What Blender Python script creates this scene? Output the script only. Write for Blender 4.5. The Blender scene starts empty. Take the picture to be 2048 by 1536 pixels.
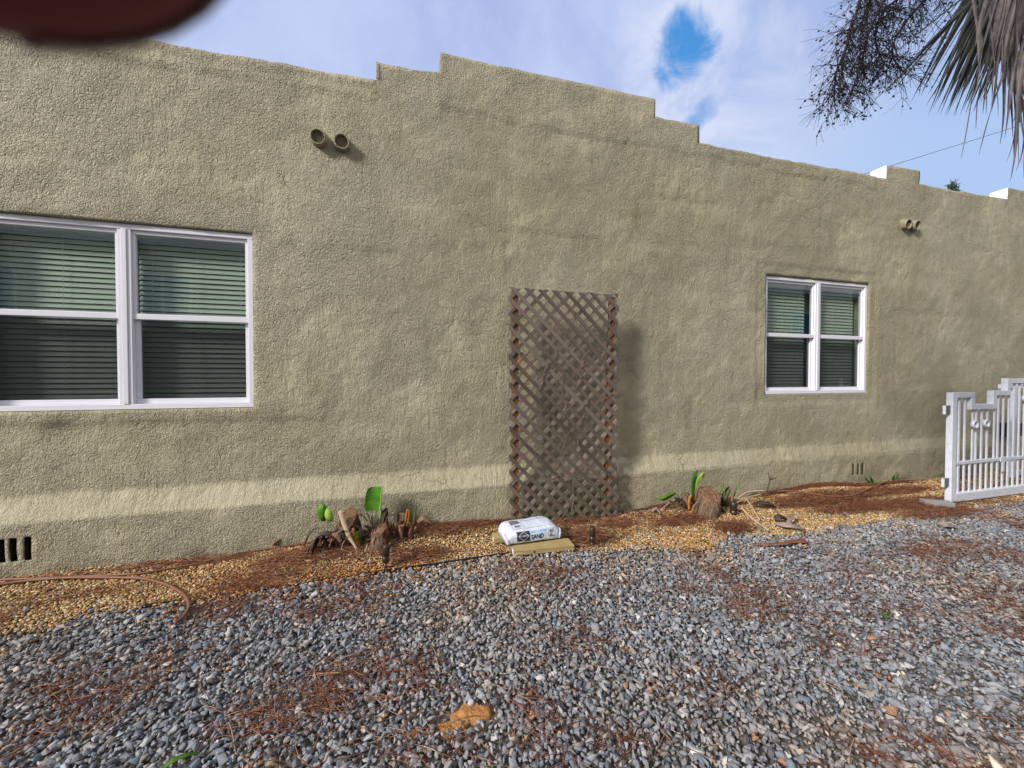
import bpy, bmesh, math, random
import numpy as np
from mathutils import Vector, Matrix, noise
random.seed(7); rng = np.random.default_rng(7)
R = math.radians
scene = bpy.context.scene
C = scene.collection

# ---------------------------------------------------------------- camera
CAM_H, WALL_Y = 1.46, 3.8
YAW, PITCH, F = R(15.7), R(1.0), 780.0
cd = bpy.data.cameras.new("camera"); cam = bpy.data.objects.new("camera", cd); C.objects.link(cam)
cam.location = (0, 0, CAM_H); cam.rotation_euler = (R(90) - PITCH, 0, -YAW)
cd.sensor_width = 36; cd.lens = F / 2048 * 36; cd.clip_start = 0.002; cd.clip_end = 2000
cd.dof.use_dof = True; cd.dof.focus_distance = 3.6; cd.dof.aperture_fstop = 16
scene.camera = cam
scene.view_settings.view_transform = 'Standard'; scene.view_settings.look = 'None'
scene.view_settings.exposure = 0.0; scene.view_settings.gamma = 1
scene.render.engine = 'CYCLES'

# ---------------------------------------------------------------- sun and sky
SUN = Vector((-.49, -.22, .34)).normalized()
el = math.asin(SUN.z); az = math.atan2(SUN.x, SUN.y)
ld = bpy.data.lights.new("sun", 'SUN'); ld.energy = 4.9; ld.angle = R(10); ld.color = (1, .945, .87)
lo = bpy.data.objects.new("sun", ld); C.objects.link(lo)
lo.rotation_euler = SUN.to_track_quat('Z', 'Y').to_euler(); lo.location = (-6, -4, 9)

def ray(x, y):
    a = (x - 1024) / F; b = (768 - y) / F
    sy, cy, sp, cp = math.sin(YAW), math.cos(YAW), math.sin(PITCH), math.cos(PITCH)
    return Vector((sy*cp + a*cy + b*sy*sp, cy*cp - a*sy + b*cy*sp, -sp + b*cp))
CAM = Vector((0, 0, CAM_H))
def W(x, y, d=WALL_Y):                # photo pixel -> point on the vertical plane y = d
    r = ray(x, y); return CAM + r * (d / r.y)
def G(x, y, z=0.0):                   # photo pixel -> point on the ground
    r = ray(x, y); return CAM + r * ((z - CAM_H) / r.z)

class NT:
    def __init__(s, tree): s.t = tree; s.n = tree.nodes; s.l = tree.links; s.n.clear()
    def node(s, typ, props=None, **ins):
        n = s.n.new(typ)
        for k, v in (props or {}).items(): setattr(n, k, v)
        for k, v in ins.items():
            key = int(k[1:]) if k[0] == 'i' and k[1:].isdigit() else k.replace('_', ' ')
            s.put(n.inputs[key], v)
        return n
    def put(s, sock, v):
        if isinstance(v, bpy.types.Node): s.l.new(v.outputs[0], sock)
        elif isinstance(v, bpy.types.NodeSocket): s.l.new(v, sock)
        else:
            if sock.type == 'RGBA' and len(v) == 3: v = (*v, 1)
            sock.default_value = v
    def math(s, op, a, b=0.0, c=0.0, clamp=False):
        return s.node('ShaderNodeMath', {'operation': op, 'use_clamp': clamp}, i0=a, i1=b, i2=c)
    def noise(s, vec, scale, detail=3, rough=.55, dist=0.0, out=0):
        n = s.node('ShaderNodeTexNoise', None, Vector=vec, Scale=scale, Detail=detail, Roughness=rough, Distortion=dist)
        return n.outputs[out]
    def mix(s, f, a, b, blend='MIX'):
        n = s.n.new('ShaderNodeMix'); n.data_type = 'RGBA'; n.blend_type = blend
        s.put(n.inputs[0], f); s.put(n.inputs[6], a); s.put(n.inputs[7], b)
        return n.outputs[2]
    def ramp(s, f, a, b, smooth=True):   # 0..1 between a and b
        n = s.n.new('ShaderNodeMapRange'); n.interpolation_type = 'SMOOTHSTEP' if smooth else 'LINEAR'
        s.put(n.inputs[0], f); n.inputs[1].default_value = a; n.inputs[2].default_value = b
        return n.outputs[0]

world = bpy.data.worlds.new("World"); scene.world = world; world.use_nodes = True
w = NT(world.node_tree)
gen = w.node('ShaderNodeTexCoord').outputs['Generated']
sky = w.node('ShaderNodeTexSky', {'sky_type': 'NISHITA', 'sun_disc': False, 'sun_elevation': el, 'sun_rotation': az % (2*math.pi),
                                  'air_density': 1.0, 'dust_density': .6, 'ozone_density': 1.5})
def dirdot(px, py):                    # cosine of the angle from a direction of the sky
    d = ray(px, py).normalized()
    return w.node('ShaderNodeVectorMath', {'operation': 'DOT_PRODUCT'}, i0=warp, i1=tuple(d)).outputs['Value']
wn = w.noise(gen, 6.0, 4, .5, 0, 1)
wo = w.node('ShaderNodeVectorMath', {'operation': 'MULTIPLY_ADD'}, i0=wn, i1=(.07, .07, .07), i2=gen)
warp = w.node('ShaderNodeVectorMath', {'operation': 'NORMALIZE'}, i0=w.node('ShaderNodeVectorMath', {'operation': 'ADD'}, i0=wo, i1=(-.035, -.035, -.035)))
cl = w.noise(gen, 2.2, 6, .58, .3)
cl2 = w.noise(gen, 6.0, 5, .6, .4); cl3_ = w.noise(gen, 7.5, 6, .6, .9)
BLUE = (.07, .35, .86)
sep = w.node('ShaderNodeSeparateXYZ', None, i0=gen)
grey = w.mix(w.ramp(w.math('ADD', w.math('MULTIPLY', cl, .75), w.math('MULTIPLY', cl3_, .25)), .32, .66), (.36, .45, .76), (.55, .64, .93))
# brighter low over the roofs, and brightened on the unseen sun side for its light
low = w.ramp(sep.outputs[2], .58, .36)
grey = w.mix(w.math('MULTIPLY', low, .75), grey, (.74, .84, 1.02))
puff = w.math('MULTIPLY', w.ramp(dirdot(1375, 178), .980, .9995), w.ramp(cl2, .25, .65))
grey = w.mix(w.math('MULTIPLY', puff, .85), grey, (.80, .84, 1.0))
def wisp(mask, nse, lo_, hi_, k=1.5):   # ragged soft edge: noise added to the mask before the threshold
    return w.ramp(w.math('ADD', mask, w.math('MULTIPLY', w.math('SUBTRACT', nse, .5), k)), lo_, hi_)
cl3 = w.noise(gen, 11.0, 6, .6, .6)
lin = lambda px, py, a, b: w.ramp(dirdot(px, py), a, b, False)
cloud2 = w.math('MULTIPLY', wisp(lin(1560, 130, .955, 1.0), cl2, .35, 1.25, 1.6), .55)
grey = w.mix(cloud2, grey, (.70, .76, .95))
h1 = w.math('MAXIMUM', wisp(lin(1372, 100, .9962, 1.0), cl3, .38, 1.0), wisp(lin(1388, 60, .9976, 1.0), cl3, .45, 1.05))
h2 = w.math('MULTIPLY', w.math('MAXIMUM', wisp(lin(1412, 215, .9990, 1.0), cl3, .40, 1.1), wisp(lin(1395, 238, .9992, 1.0), cl3, .45, 1.1)), .8)
h3 = w.ramp(dirdot(2150, 340), .90, .999)
h4 = w.math('MULTIPLY', w.ramp(dirdot(1440, 150), .955, .998), w.math('MULTIPLY', w.ramp(cl2, .65, .30), .26))
hole = w.math('MAXIMUM', w.math('MAXIMUM', h1, h2), w.math('MAXIMUM', w.math('MULTIPLY', h3, .42), h4))
skyb = w.mix(.75, w.node('ShaderNodeVectorMath', {'operation': 'SCALE'}, i0=sky, Scale=.12), BLUE)
cloudy = w.mix(hole, grey, skyb)
back = w.ramp(sep.outputs[1], .12, -.35)   # unseen sky behind the camera, set bright and neutral to light the wall
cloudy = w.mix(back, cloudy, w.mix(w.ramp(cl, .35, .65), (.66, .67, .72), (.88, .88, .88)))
below = w.ramp(sep.outputs[2], .02, -.02)
cloudy = w.mix(below, cloudy, (.18, .17, .15))
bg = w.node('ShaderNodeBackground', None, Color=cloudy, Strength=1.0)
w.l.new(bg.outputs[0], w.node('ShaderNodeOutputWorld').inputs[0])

# ---------------------------------------------------------------- materials
def mat(name, col, rough=.8, var=0.12, scale=6.0, bump=0.0, bscale=60.0, spec=.3, metal=0.0, col2=None, attr=None, coords='Object', stretch=None, bdist=.01):
    m = bpy.data.materials.new(name); m.use_nodes = True; t = NT(m.node_tree)
    co = t.node('ShaderNodeTexCoord').outputs[coords]
    if stretch: co = t.node('ShaderNodeMapping', None, Vector=co, Scale=stretch).outputs[0]
    c = col
    if attr: c = t.node('ShaderNodeAttribute', {'attribute_name': attr}).outputs['Color']
    dark = (1-var*2,)*3
    n = t.noise(co, scale, 5, .6)
    if col2: c = t.mix(t.ramp(n, .35, .65), c, col2)
    n2 = t.noise(co, scale*2.7, 4, .6)
    c = t.mix(1.0, c, t.mix(n2, dark, (1+var*.6,)*3), 'MULTIPLY')
    b = t.node('ShaderNodeBsdfPrincipled', None, Base_Color=c, Roughness=rough, Metallic=metal)
    b.inputs['Specular IOR Level'].default_value = spec
    if bump:
        h = t.noise(co, bscale, 4, .6)
        bp = t.node('ShaderNodeBump', None, Strength=bump, Distance=bdist, Height=h)
        t.l.new(bp.outputs[0], b.inputs['Normal'])
    t.l.new(b.outputs[0], t.node('ShaderNodeOutputMaterial').inputs[0])
    return m

def stucco_mat():
    m = bpy.data.materials.new("painted_stucco"); m.use_nodes = True; t = NT(m.node_tree)
    co = t.node('ShaderNodeTexCoord').outputs['Object']
    big = t.noise(co, .9, 4, .6); mid = t.noise(co, 3.5, 4, .6)
    col = t.mix(t.ramp(big, .3, .7), (.370, .332, .220), (.432, .396, .288))
    col = t.mix(t.math('MULTIPLY', t.ramp(mid, .5, .75), .28), col, (.30, .26, .15))
    streak = t.noise(t.node('ShaderNodeMapping', None, Vector=co, Scale=(3, 3, .5)).outputs[0], 2.0, 5, .6)
    col = t.mix(t.math('MULTIPLY', t.ramp(streak, .52, .72), .35), col, (.40, .37, .28))
    sepz = t.node('ShaderNodeSeparateXYZ', None, i0=co)
    dirt = t.math('MULTIPLY', t.ramp(sepz.outputs[2], .16, .0), t.ramp(t.noise(co, 5, 4), .35, .7))
    col = t.mix(t.math('MULTIPLY', dirt, .7), col, (.16, .12, .07))
    # skip-trowel relief: worm-like ridges over a grain
    wco = t.node('ShaderNodeMapping', None, Vector=co, Scale=(1, 1, .8)).outputs[0]
    a = t.noise(wco, 35, 2, .5, 1.0)
    r1 = t.math('SUBTRACT', 1.0, t.math('ABSOLUTE', t.math('MULTIPLY_ADD', a, 5.0, -2.5)), clamp=True)
    b_ = t.noise(wco, 64, 2, .6, .6)
    r2 = t.math('SUBTRACT', 1.0, t.math('ABSOLUTE', t.math('MULTIPLY_ADD', b_, 5.0, -2.5)), clamp=True)
    g = t.noise(co, 75, 3, .6)
    h = t.math('ADD', t.math('MULTIPLY', r1, .55), t.math('ADD', t.math('MULTIPLY', r2, .42), t.math('MULTIPLY', g, .7)))
    patch = t.ramp(t.noise(co, 1.7, 4, .6), .28, .62)
    patch = t.math('MULTIPLY_ADD', patch, .85, .25)
    patch = t.math('MULTIPLY', patch, t.math('SUBTRACT', 1.0, t.math('MULTIPLY', t.math('MULTIPLY', t.ramp(sepz.outputs[2], .38, .42), t.ramp(sepz.outputs[2], .62, .56)), .55)))
    h = t.math('MULTIPLY', h, patch)
    drag = t.noise(t.node('ShaderNodeMapping', None, Vector=co, Scale=(9, 1, 2.2)).outputs[0], 3.0, 4, .6)
    h = t.math('ADD', h, t.math('ADD', t.math('MULTIPLY', t.noise(co, 9, 3, .55), 1.1), t.math('MULTIPLY', drag, .8)))
    # hairline cracks and old drips below the parapet
    cv_ = t.node('ShaderNodeVectorMath', {'operation': 'MULTIPLY_ADD'}, i0=t.noise(co, 2.2, 5, .65, 0, 1), i1=(.5, .5, .5), i2=co)
    vo = t.node('ShaderNodeTexVoronoi', {'feature': 'DISTANCE_TO_EDGE'}, Vector=cv_, Scale=.75)
    crack = t.math('MULTIPLY', t.ramp(vo.outputs[0], .006, .0015), t.ramp(t.noise(co, 1.3, 3), .52, .62))
    col = t.mix(t.math('MULTIPLY', crack, .22), col, (.13, .11, .07))
    h = t.math('SUBTRACT', h, t.math('MULTIPLY', crack, .4))
    drip = t.noise(t.node('ShaderNodeMapping', None, Vector=co, Scale=(7, 1, .25)).outputs[0], 2.0, 5, .65)
    top = t.math('MULTIPLY', t.ramp(sepz.outputs[2], 2.6, 4.4), t.ramp(drip, .54, .70))
    sill = t.math('MULTIPLY', t.math('MULTIPLY', t.ramp(sepz.outputs[2], .55, 1.22), t.ramp(sepz.outputs[2], 1.30, 1.20)), t.ramp(drip, .50, .66))
    col = t.mix(t.math('MULTIPLY', t.math('MAXIMUM', top, sill), .22), col, (.20, .175, .12))
    bp = t.node('ShaderNodeBump', None, Strength=1.0, Distance=.017, Height=h)
    b = t.node('ShaderNodeBsdfPrincipled', None, Base_Color=col, Roughness=.62, Normal=bp)
    b.inputs['Specular IOR Level'].default_value = .35
    t.l.new(b.outputs[0], t.node('ShaderNodeOutputMaterial').inputs[0])
    return m

def ground_mat():
    m = bpy.data.materials.new("ground_bed"); m.use_nodes = True; t = NT(m.node_tree)
    co = t.node('ShaderNodeTexCoord').outputs['Object']
    v = t.node('ShaderNodeTexVoronoi', None, Vector=co, Scale=38.0)
    c = t.mix(t.noise(co, 2.5, 4), (.045, .040, .036), (.10, .075, .055))
    c = t.mix(t.math('MULTIPLY', v.outputs['Distance'], .8), c, (.15, .13, .11))
    b = t.node('ShaderNodeBsdfPrincipled', None, Base_Color=c, Roughness=.95,
               Normal=t.node('ShaderNodeBump', None, Strength=.8, Distance=.02, Height=v.outputs['Distance']))
    t.l.new(b.outputs[0], t.node('ShaderNodeOutputMaterial').inputs[0])
    return m

def glass_mat(name, tint, refl=.9):
    m = bpy.data.materials.new(name); m.use_nodes = True; t = NT(m.node_tree)
    tr = t.node('ShaderNodeBsdfTransparent', None, Color=tint)
    co = t.node('ShaderNodeTexCoord').outputs['Object']
    bp = t.node('ShaderNodeBump', None, Strength=.05, Distance=.01, Height=t.noise(co, 2.5, 2))
    gl = t.node('ShaderNodeBsdfGlossy', None, Color=(refl,)*3, Roughness=.012, Normal=bp)
    fr = t.node('ShaderNodeFresnel', None, IOR=1.55)
    mx = t.node('ShaderNodeMixShader', None, i0=t.math('MULTIPLY', t.math('MULTIPLY', fr, 2.0, clamp=True), t.math('SUBTRACT', 1.0, t.node('ShaderNodeNewGeometry').outputs['Backfacing'])), i1=tr, i2=gl)
    t.l.new(mx.outputs[0], t.node('ShaderNodeOutputMaterial').inputs[0])
    return m

M = {}
M['stucco'] = stucco_mat()
M['white_coat'] = mat("white_roof_coating", (.80, .78, .78), .6, .05, 5, .3, 40)
M['vinyl'] = mat("white_vinyl", (.74, .74, .82), .35, .03, 3, spec=.5)
M['blind'] = mat("blind_slats", (.64, .69, .64), .5, .06, 2)
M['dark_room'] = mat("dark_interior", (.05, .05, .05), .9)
M['slot'] = mat("slot_shade", (.035, .035, .022), .9, .4, 20)  # near-black colour stands in for shade inside the vent slots
M['glass_up'] = glass_mat("tinted_glass", (.83, .875, .845))
M['glass_low'] = glass_mat("glass_behind_screen", (.60, .625, .625), .5)
M['ground'] = ground_mat()
M['crushed'] = mat("crushed_granite", None, .75, .22, 30, .6, 130, attr='col', bdist=.004)
M['pea'] = mat("pea_pebbles", None, .55, .12, 40, .2, 120, attr='col', bdist=.002)
M['needle'] = mat("pine_needles", None, .6, .1, 20, attr='col')
M['lath'] = mat("weathered_lath", (.135, .092, .076), .8, .32, 14, .5, 40, col2=(.085, .068, .062), stretch=(1, 1, 1))
M['batten'] = mat("cedar_batten", (.30, .125, .045), .7, .3, 14, .5, 50, col2=(.17, .075, .035), stretch=(3, 3, .4))
M['pine_wood'] = mat("treated_pine", (.37, .275, .115), .6, .2, 7, .25, 40, col2=(.45, .345, .165), stretch=(.9, 7, 7))
M['knot'] = mat("wood_knot", (.10, .05, .02), .7)
M['tag'] = mat("paper_tag", (.72, .72, .78), .6, .05)
M['bag'] = mat("bag_paper", (.60, .65, .76), .55, .12, 9, .5, 22, bdist=.012)
M['bag_low'] = mat("bag_side_paper", (.40, .37, .33), .6, .2, 14, .6, 30, bdist=.01)
M['ink_dark'] = mat("label_ink_dark", (.030, .036, .055), .5, .1)
M['ink_blue'] = mat("label_ink_blue", (.10, .38, .68), .5, .1)
M['ink_navy'] = mat("label_ink_navy", (.012, .06, .12), .5, .1)
M['ink_grey'] = mat("label_ink_grey", (.16, .17, .19), .5, .1)
M['bronze'] = mat("bronze_metal", (.075, .055, .045), .38, .15, 8, spec=.6, metal=.6)
M['edging'] = mat("black_plastic", (.022, .024, .028), .5, .1)
M['hose'] = mat("brown_tubing", (.215, .095, .058), .5, .2, 10)
M['gate'] = mat("white_gate_paint", (.62, .66, .78), .4, .14, 7, .12, 30, spec=.5, col2=(.68, .71, .80))
M['hinge'] = mat("grey_hinge_metal", (.14, .14, .15), .5)
M['concrete'] = mat("grey_concrete", (.27, .26, .27), .9, .15, 12, .5, 70)
M['sand'] = mat("orange_sand", (.50, .235, .075), .95, .2, 18, .9, 90, bdist=.012)
M['leaf'] = mat("fresh_leaf", (.045, .17, .010), .5, .25, 9, .12, 30, spec=.3, col2=(.09, .24, .018))
M['leaf_rib'] = mat("leaf_midrib", (.22, .42, .09), .4)
M['leaf_lime'] = mat("lime_leaf", (.22, .40, .05), .55, .12, 9, col2=(.34, .50, .09))
M['stalk'] = mat("green_stalk", (.11, .18, .03), .5, .2, 12, col2=(.05, .12, .015), stretch=(3, 3, .5))
M['ochre_stalk'] = mat("ochre_stalk", (.42, .17, .02), .6, .2, 12)
M['stump'] = mat("banana_stump", (.20, .11, .065), .8, .45, 14, 1.0, 45, col2=(.07, .04, .028), stretch=(2.5, 2.5, .5), bdist=.02)
M['stump_pale'] = mat("stump_bark_pale", (.32, .22, .155), .8, .45, 14, 1.0, 45, col2=(.13, .07, .042), stretch=(2.2, 2.2, .5), bdist=.02)
M['cut'] = mat("stump_cut_face", (.33, .20, .115), .8, .45, 26, 1.0, 60, col2=(.20, .095, .05), bdist=.02)
M['fibre'] = mat("red_fibre", (.22, .075, .030), .8, .4, 16, .8, 60, stretch=(4, 4, .5), col2=(.10, .04, .02))
M['dry'] = mat("dry_sheath", (.36, .22, .13), .7, .35, 9, .5, 30, col2=(.20, .11, .065), stretch=(3, 3, .6))
M['drydark'] = mat("rotten_sheath", (.050, .036, .030), .75, .4, 12, .7, 40, col2=(.12, .085, .07))
M['tan'] = mat("tan_stick", (.58, .43, .30), .7, .25, 10)
M['twig'] = mat("dead_twig", (.10, .065, .045), .85, .3, 20)
M['vine'] = mat("dead_vine", (.25, .175, .13), .85, .3, 20)
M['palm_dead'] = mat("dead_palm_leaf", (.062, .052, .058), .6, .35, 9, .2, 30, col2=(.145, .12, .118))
M['palm_green'] = mat("dark_palm_leaf", (.022, .026, .024), .55, .3, 9, col2=(.04, .042, .036))  # near-black grey-green base for the frond segments
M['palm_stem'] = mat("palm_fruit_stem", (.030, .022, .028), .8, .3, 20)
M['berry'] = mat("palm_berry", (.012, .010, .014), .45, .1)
M['trunk'] = mat("palm_trunk", (.18, .14, .11), .95, .35, 9, 1.0, 20, bdist=.03)
M['wire'] = mat("wire_sheath", (.05, .05, .06), .6)
M['skin'] = mat("shaded_finger_skin", (.16, .034, .036), .65, .06, 60, spec=.15)  # dark red base stands in for the missing light on the lens side
M['nail'] = mat("finger_nail", (.14, .06, .05), .35)
M['pipe_in'] = mat("pipe_inside", (.27, .225, .14), .9, .4, 40, .8, 90)
M['box_black'] = mat("black_box_plastic", (.015, .016, .022), .5)
M['weed'] = mat("weed_leaf", (.07, .16, .025), .6, .2, 10)
M['tree_leaf'] = mat("tree_leaf", (.05, .085, .03), .6, .3, 10)
M['redfrond'] = mat("red_dry_frond", (.33, .105, .055), .6, .3, 10, stretch=(1, 4, 4), col2=(.20, .07, .04))
M['greyleaf'] = mat("grey_dry_leaf", (.36, .29, .26), .7, .3, 10, col2=(.22, .16, .13))

# ---------------------------------------------------------------- helpers
def tag(o, label=None, cat=None, group=None, kind=None):
    if label: o['label'] = label
    if cat: o['category'] = cat
    if group: o['group'] = group
    if kind: o['kind'] = kind
    return o
def empty(name, loc=(0, 0, 0)):
    o = bpy.data.objects.new(name, None); C.objects.link(o); o.location = loc; o.empty_display_size = .1
    return o
def link(name, me, m=None, parent=None, smooth=False):
    o = bpy.data.objects.new(name, me); C.objects.link(o)
    if m is not None and not me.materials: me.materials.append(m)
    if smooth:
        me.polygons.foreach_set('use_smooth', [True]*len(me.polygons))
    if parent:
        o.parent = parent; o.matrix_parent_inverse = Matrix.Translation(-Vector(parent.location))
    return o
def build(name, bm, m=None, parent=None, smooth=False, recalc=True):
    if recalc and bm.faces: bmesh.ops.recalc_face_normals(bm, faces=bm.faces)
    me = bpy.data.meshes.new(name); bm.to_mesh(me); bm.free()
    return link(name, me, m, parent, smooth)
def box(bm, x0, x1, y0, y1, z0, z1, bevel=0.0, mi=0, rot=None, pivot=None):
    r = bmesh.ops.create_cube(bm, size=1.0); vs = r['verts']
    bmesh.ops.scale(bm, verts=vs, vec=(x1-x0, y1-y0, z1-z0))
    bmesh.ops.translate(bm, verts=vs, vec=((x0+x1)/2, (y0+y1)/2, (z0+z1)/2))
    fs = list({f for v in vs for f in v.link_faces})
    if bevel:
        es = list({e for v in vs for e in v.link_edges})
        rb = bmesh.ops.bevel(bm, geom=es, offset=bevel, segments=2, affect='EDGES', profile=.6)
        fs = list(set(rb['faces']) | {f for f in fs if f.is_valid}); vs = list({v for f in fs for v in f.verts})
    for f in fs: f.material_index = mi
    if rot: bmesh.ops.rotate(bm, verts=vs, cent=pivot or ((x0+x1)/2, (y0+y1)/2, (z0+z1)/2), matrix=rot)
    return vs
def smooth_path(pts, n=6):             # Catmull-Rom
    P = [Vector(p) for p in pts]
    if len(P) < 3: return P
    out = []
    for i in range(len(P)-1):
        p0 = P[max(i-1, 0)]; p1 = P[i]; p2 = P[i+1]; p3 = P[min(i+2, len(P)-1)]
        for k in range(n):
            t = k/n
            out.append(.5*((2*p1) + (p2-p0)*t + (2*p0-5*p1+4*p2-p3)*t*t + (3*p1-p0-3*p2+p3)*t**3))
    out.append(P[-1]); return out
def tube(bm, pts, rad, seg=8, cap=True, mi=0):
    n = len(pts); rads = rad if isinstance(rad, (list, tuple)) else [rad]*n
    if len(rads) != n: rads = [rads[0] + (rads[-1]-rads[0])*i/(n-1) for i in range(n)]
    up = Vector((0, 0, 1)); prev = None; rings = []
    for i, p in enumerate(pts):
        d = (pts[min(i+1, n-1)] - pts[max(i-1, 0)]).normalized()
        if prev is None: prev = d.cross(up if abs(d.z) < .9 else Vector((1, 0, 0))).normalized()
        prev = (prev - d*prev.dot(d)).normalized(); b = d.cross(prev)
        rings.append([bm.verts.new(p + (prev*math.cos(a) + b*math.sin(a))*rads[i]) for a in [2*math.pi*k/seg for k in range(seg)]])
    for a, b in zip(rings, rings[1:]):
        for k in range(seg):
            f = bm.faces.new((a[k], a[(k+1) % seg], b[(k+1) % seg], b[k])); f.material_index = mi
    if cap:
        for r in (rings[0][::-1], rings[-1]):
            f = bm.faces.new(r); f.material_index = mi
def ribbon(bm, pts, widths, side, thick=.0012, fold=.15, mi=0, twist=0.0):
    """thin leaf-like strip with real thickness; side = width direction (Vector or list)"""
    n = len(pts); rows = []
    for i, p in enumerate(pts):
        d = (pts[min(i+1, n-1)] - pts[max(i-1, 0)]).normalized()
        s = side[i] if isinstance(side, list) else side
        s = (s - d*s.dot(d));
        s = s.normalized() if s.length > 1e-6 else d.orthogonal().normalized()
        if twist: s = Matrix.Rotation(twist*i/(n-1), 3, d) @ s
        nn = d.cross(s).normalized(); wd = widths[i] if isinstance(widths, list) else widths
        wd = max(wd, .0006)
        rows.append([bm.verts.new(p + s*wd*.5 + nn*(fold*wd)), bm.verts.new(p + nn*thick*.5), bm.verts.new(p - s*wd*.5 + nn*(fold*wd)),
                     bm.verts.new(p - s*wd*.5 + nn*(fold*wd - thick)), bm.verts.new(p - nn*thick*.5), bm.verts.new(p + s*wd*.5 + nn*(fold*wd - thick))])
    for a, b in zip(rows, rows[1:]):
        for k in range(6):
            f = bm.faces.new((a[k], a[(k+1) % 6], b[(k+1) % 6], b[k])); f.material_index = mi
    bm.faces.new(rows[0][::-1]).material_index = mi; bm.faces.new(rows[-1]).material_index = mi
def nz(p, s=1.0, o=0.0): return noise.noise(Vector(p)*s + Vector((o, o*1.7, -o)))
def fbm(x, y, s, o=0, oct=4):
    return noise.fractal(Vector((x*s+o, y*s-o, o*.37)), .6, 2.0, oct)

# ---------------------------------------------------------------- ground
bed_px = [(-700, 1500), (-300, 1350), (0, 1268), (110, 1256), (172, 1222), (300, 1214), (390, 1204), (437, 1197), (544, 1180), (640, 1166), (747, 1150), (804, 1141),
          (880, 1131), (960, 1119), (1030, 1107), (1100, 1103), (1200, 1100), (1290, 1094), (1400, 1098), (1460, 1072), (1560, 1071), (1640, 1064), (1690, 1050),
          (1780, 1044), (1860, 1034), (1960, 1012), (2048, 1001)]
bed = sorted([(G(*p).x, G(*p).y) for p in bed_px]); bed = [(-9.0, 1.75), (-4.5, 2.0)] + [b for b in bed if b[0] > -4.4] + [(14.0, 3.3)]
bx = np.array([b[0] for b in bed]); by = np.array([b[1] for b in bed])
def bedline(x): return np.interp(x, bx, by)
mounds = [(G(700, 1080).x, 3.45, .55, .22, .06), (G(790, 1075).x+.1, 3.52, .4, .2, .04), (G(930, 1060).x, 3.62, .7, .14, .05), (G(1410, 1020).x, 3.4, .45, .25, .045),
          (G(1620, 980).x, 3.64, .6, .16, .07), (G(1300, 1020).x, 3.6, .4, .15, .02)]
def gz(x, y):
    z = 0.006*np.sin(x*1.3+y*.7) + 0.006*np.sin(x*2.9-y*3.1+1)
    for mx, my, sx, sy, h in mounds: z = z + h*np.exp(-((x-mx)/sx)**2 - ((y-my)/sy)**2)
    return z
def gzs(x, y): return float(gz(x, y))
xs = np.concatenate([[-250, -60, -20], np.arange(-10, 16.01, .12), [25, 60, 250]])
ys = np.concatenate([[-250, -60, -15, -6, -2], np.arange(0, 4.3, .1), [6, 14, 30, 80, 250]])
XX, YY = np.meshgrid(xs, ys); ZZ = np.where((YY > -.5) & (YY < 5) & (np.abs(XX) < 17), gz(XX, YY), 0) - .012
verts = np.stack([XX, YY, ZZ], -1).reshape(-1, 3); nx = len(xs)
faces = [(j*nx+i, j*nx+i+1, (j+1)*nx+i+1, (j+1)*nx+i) for j in range(len(ys)-1) for i in range(nx-1)]
me = bpy.data.meshes.new('ground'); me.from_pydata(verts.tolist(), [], faces)
tag(link('ground', me, M['ground'], smooth=True), kind='structure', label='dark soil and grit ground sheet under the stones', cat='ground')

def np_mesh(name, V, Fc, cols, m, smooth=False):
    """V (n,3), Fc (k,s) faces of equal size, cols (n,3) per-vertex"""
    me = bpy.data.meshes.new(name); k, s = Fc.shape
    me.vertices.add(len(V)); me.vertices.foreach_set('co', V.astype(np.float32).ravel())
    me.loops.add(k*s); me.loops.foreach_set('vertex_index', Fc.astype(np.int32).ravel())
    me.polygons.add(k); me.polygons.foreach_set('loop_start', np.arange(0, k*s, s, dtype=np.int32))
    me.polygons.foreach_set('loop_total', np.full(k, s, dtype=np.int32))
    if smooth: me.polygons.foreach_set('use_smooth', np.ones(k, dtype=bool))
    me.update(calc_edges=True)
    at = me.attributes.new('col', 'FLOAT_COLOR', 'POINT')
    at.data.foreach_set('color', np.concatenate([cols, np.ones((len(cols), 1))], 1).astype(np.float32).ravel())
    return link(name, me, m)

def rock_template(seed, smoothrock=False, sub=1):
    r = random.Random(seed); bm = bmesh.new()
    if smoothrock:
        bmesh.ops.create_icosphere(bm, subdivisions=sub, radius=1)
        for v in bm.verts: v.co *= 1 + .22*nz(v.co, 1.1, seed)
    else:
        for i in range(r.choice((8, 9, 10, 11))):
            d = Vector((r.gauss(0, 1), r.gauss(0, 1), r.gauss(0, 1))).normalized()*r.uniform(.85, 1.25)
            bm.verts.new(d)
        res = bmesh.ops.convex_hull(bm, input=bm.verts)
        for v in [v for v in bm.verts if not v.link_faces]: bm.verts.remove(v)
        es = [e for e in bm.edges]
        bmesh.ops.bevel(bm, geom=es, offset=.035, segments=1, affect='EDGES')
    bmesh.ops.triangulate(bm, faces=bm.faces); bm.verts.index_update()
    V = np.array([v.co[:] for v in bm.verts]); Fc = np.array([[v.index for v in f.verts] for f in bm.faces]); bm.free()
    return V, Fc
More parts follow.
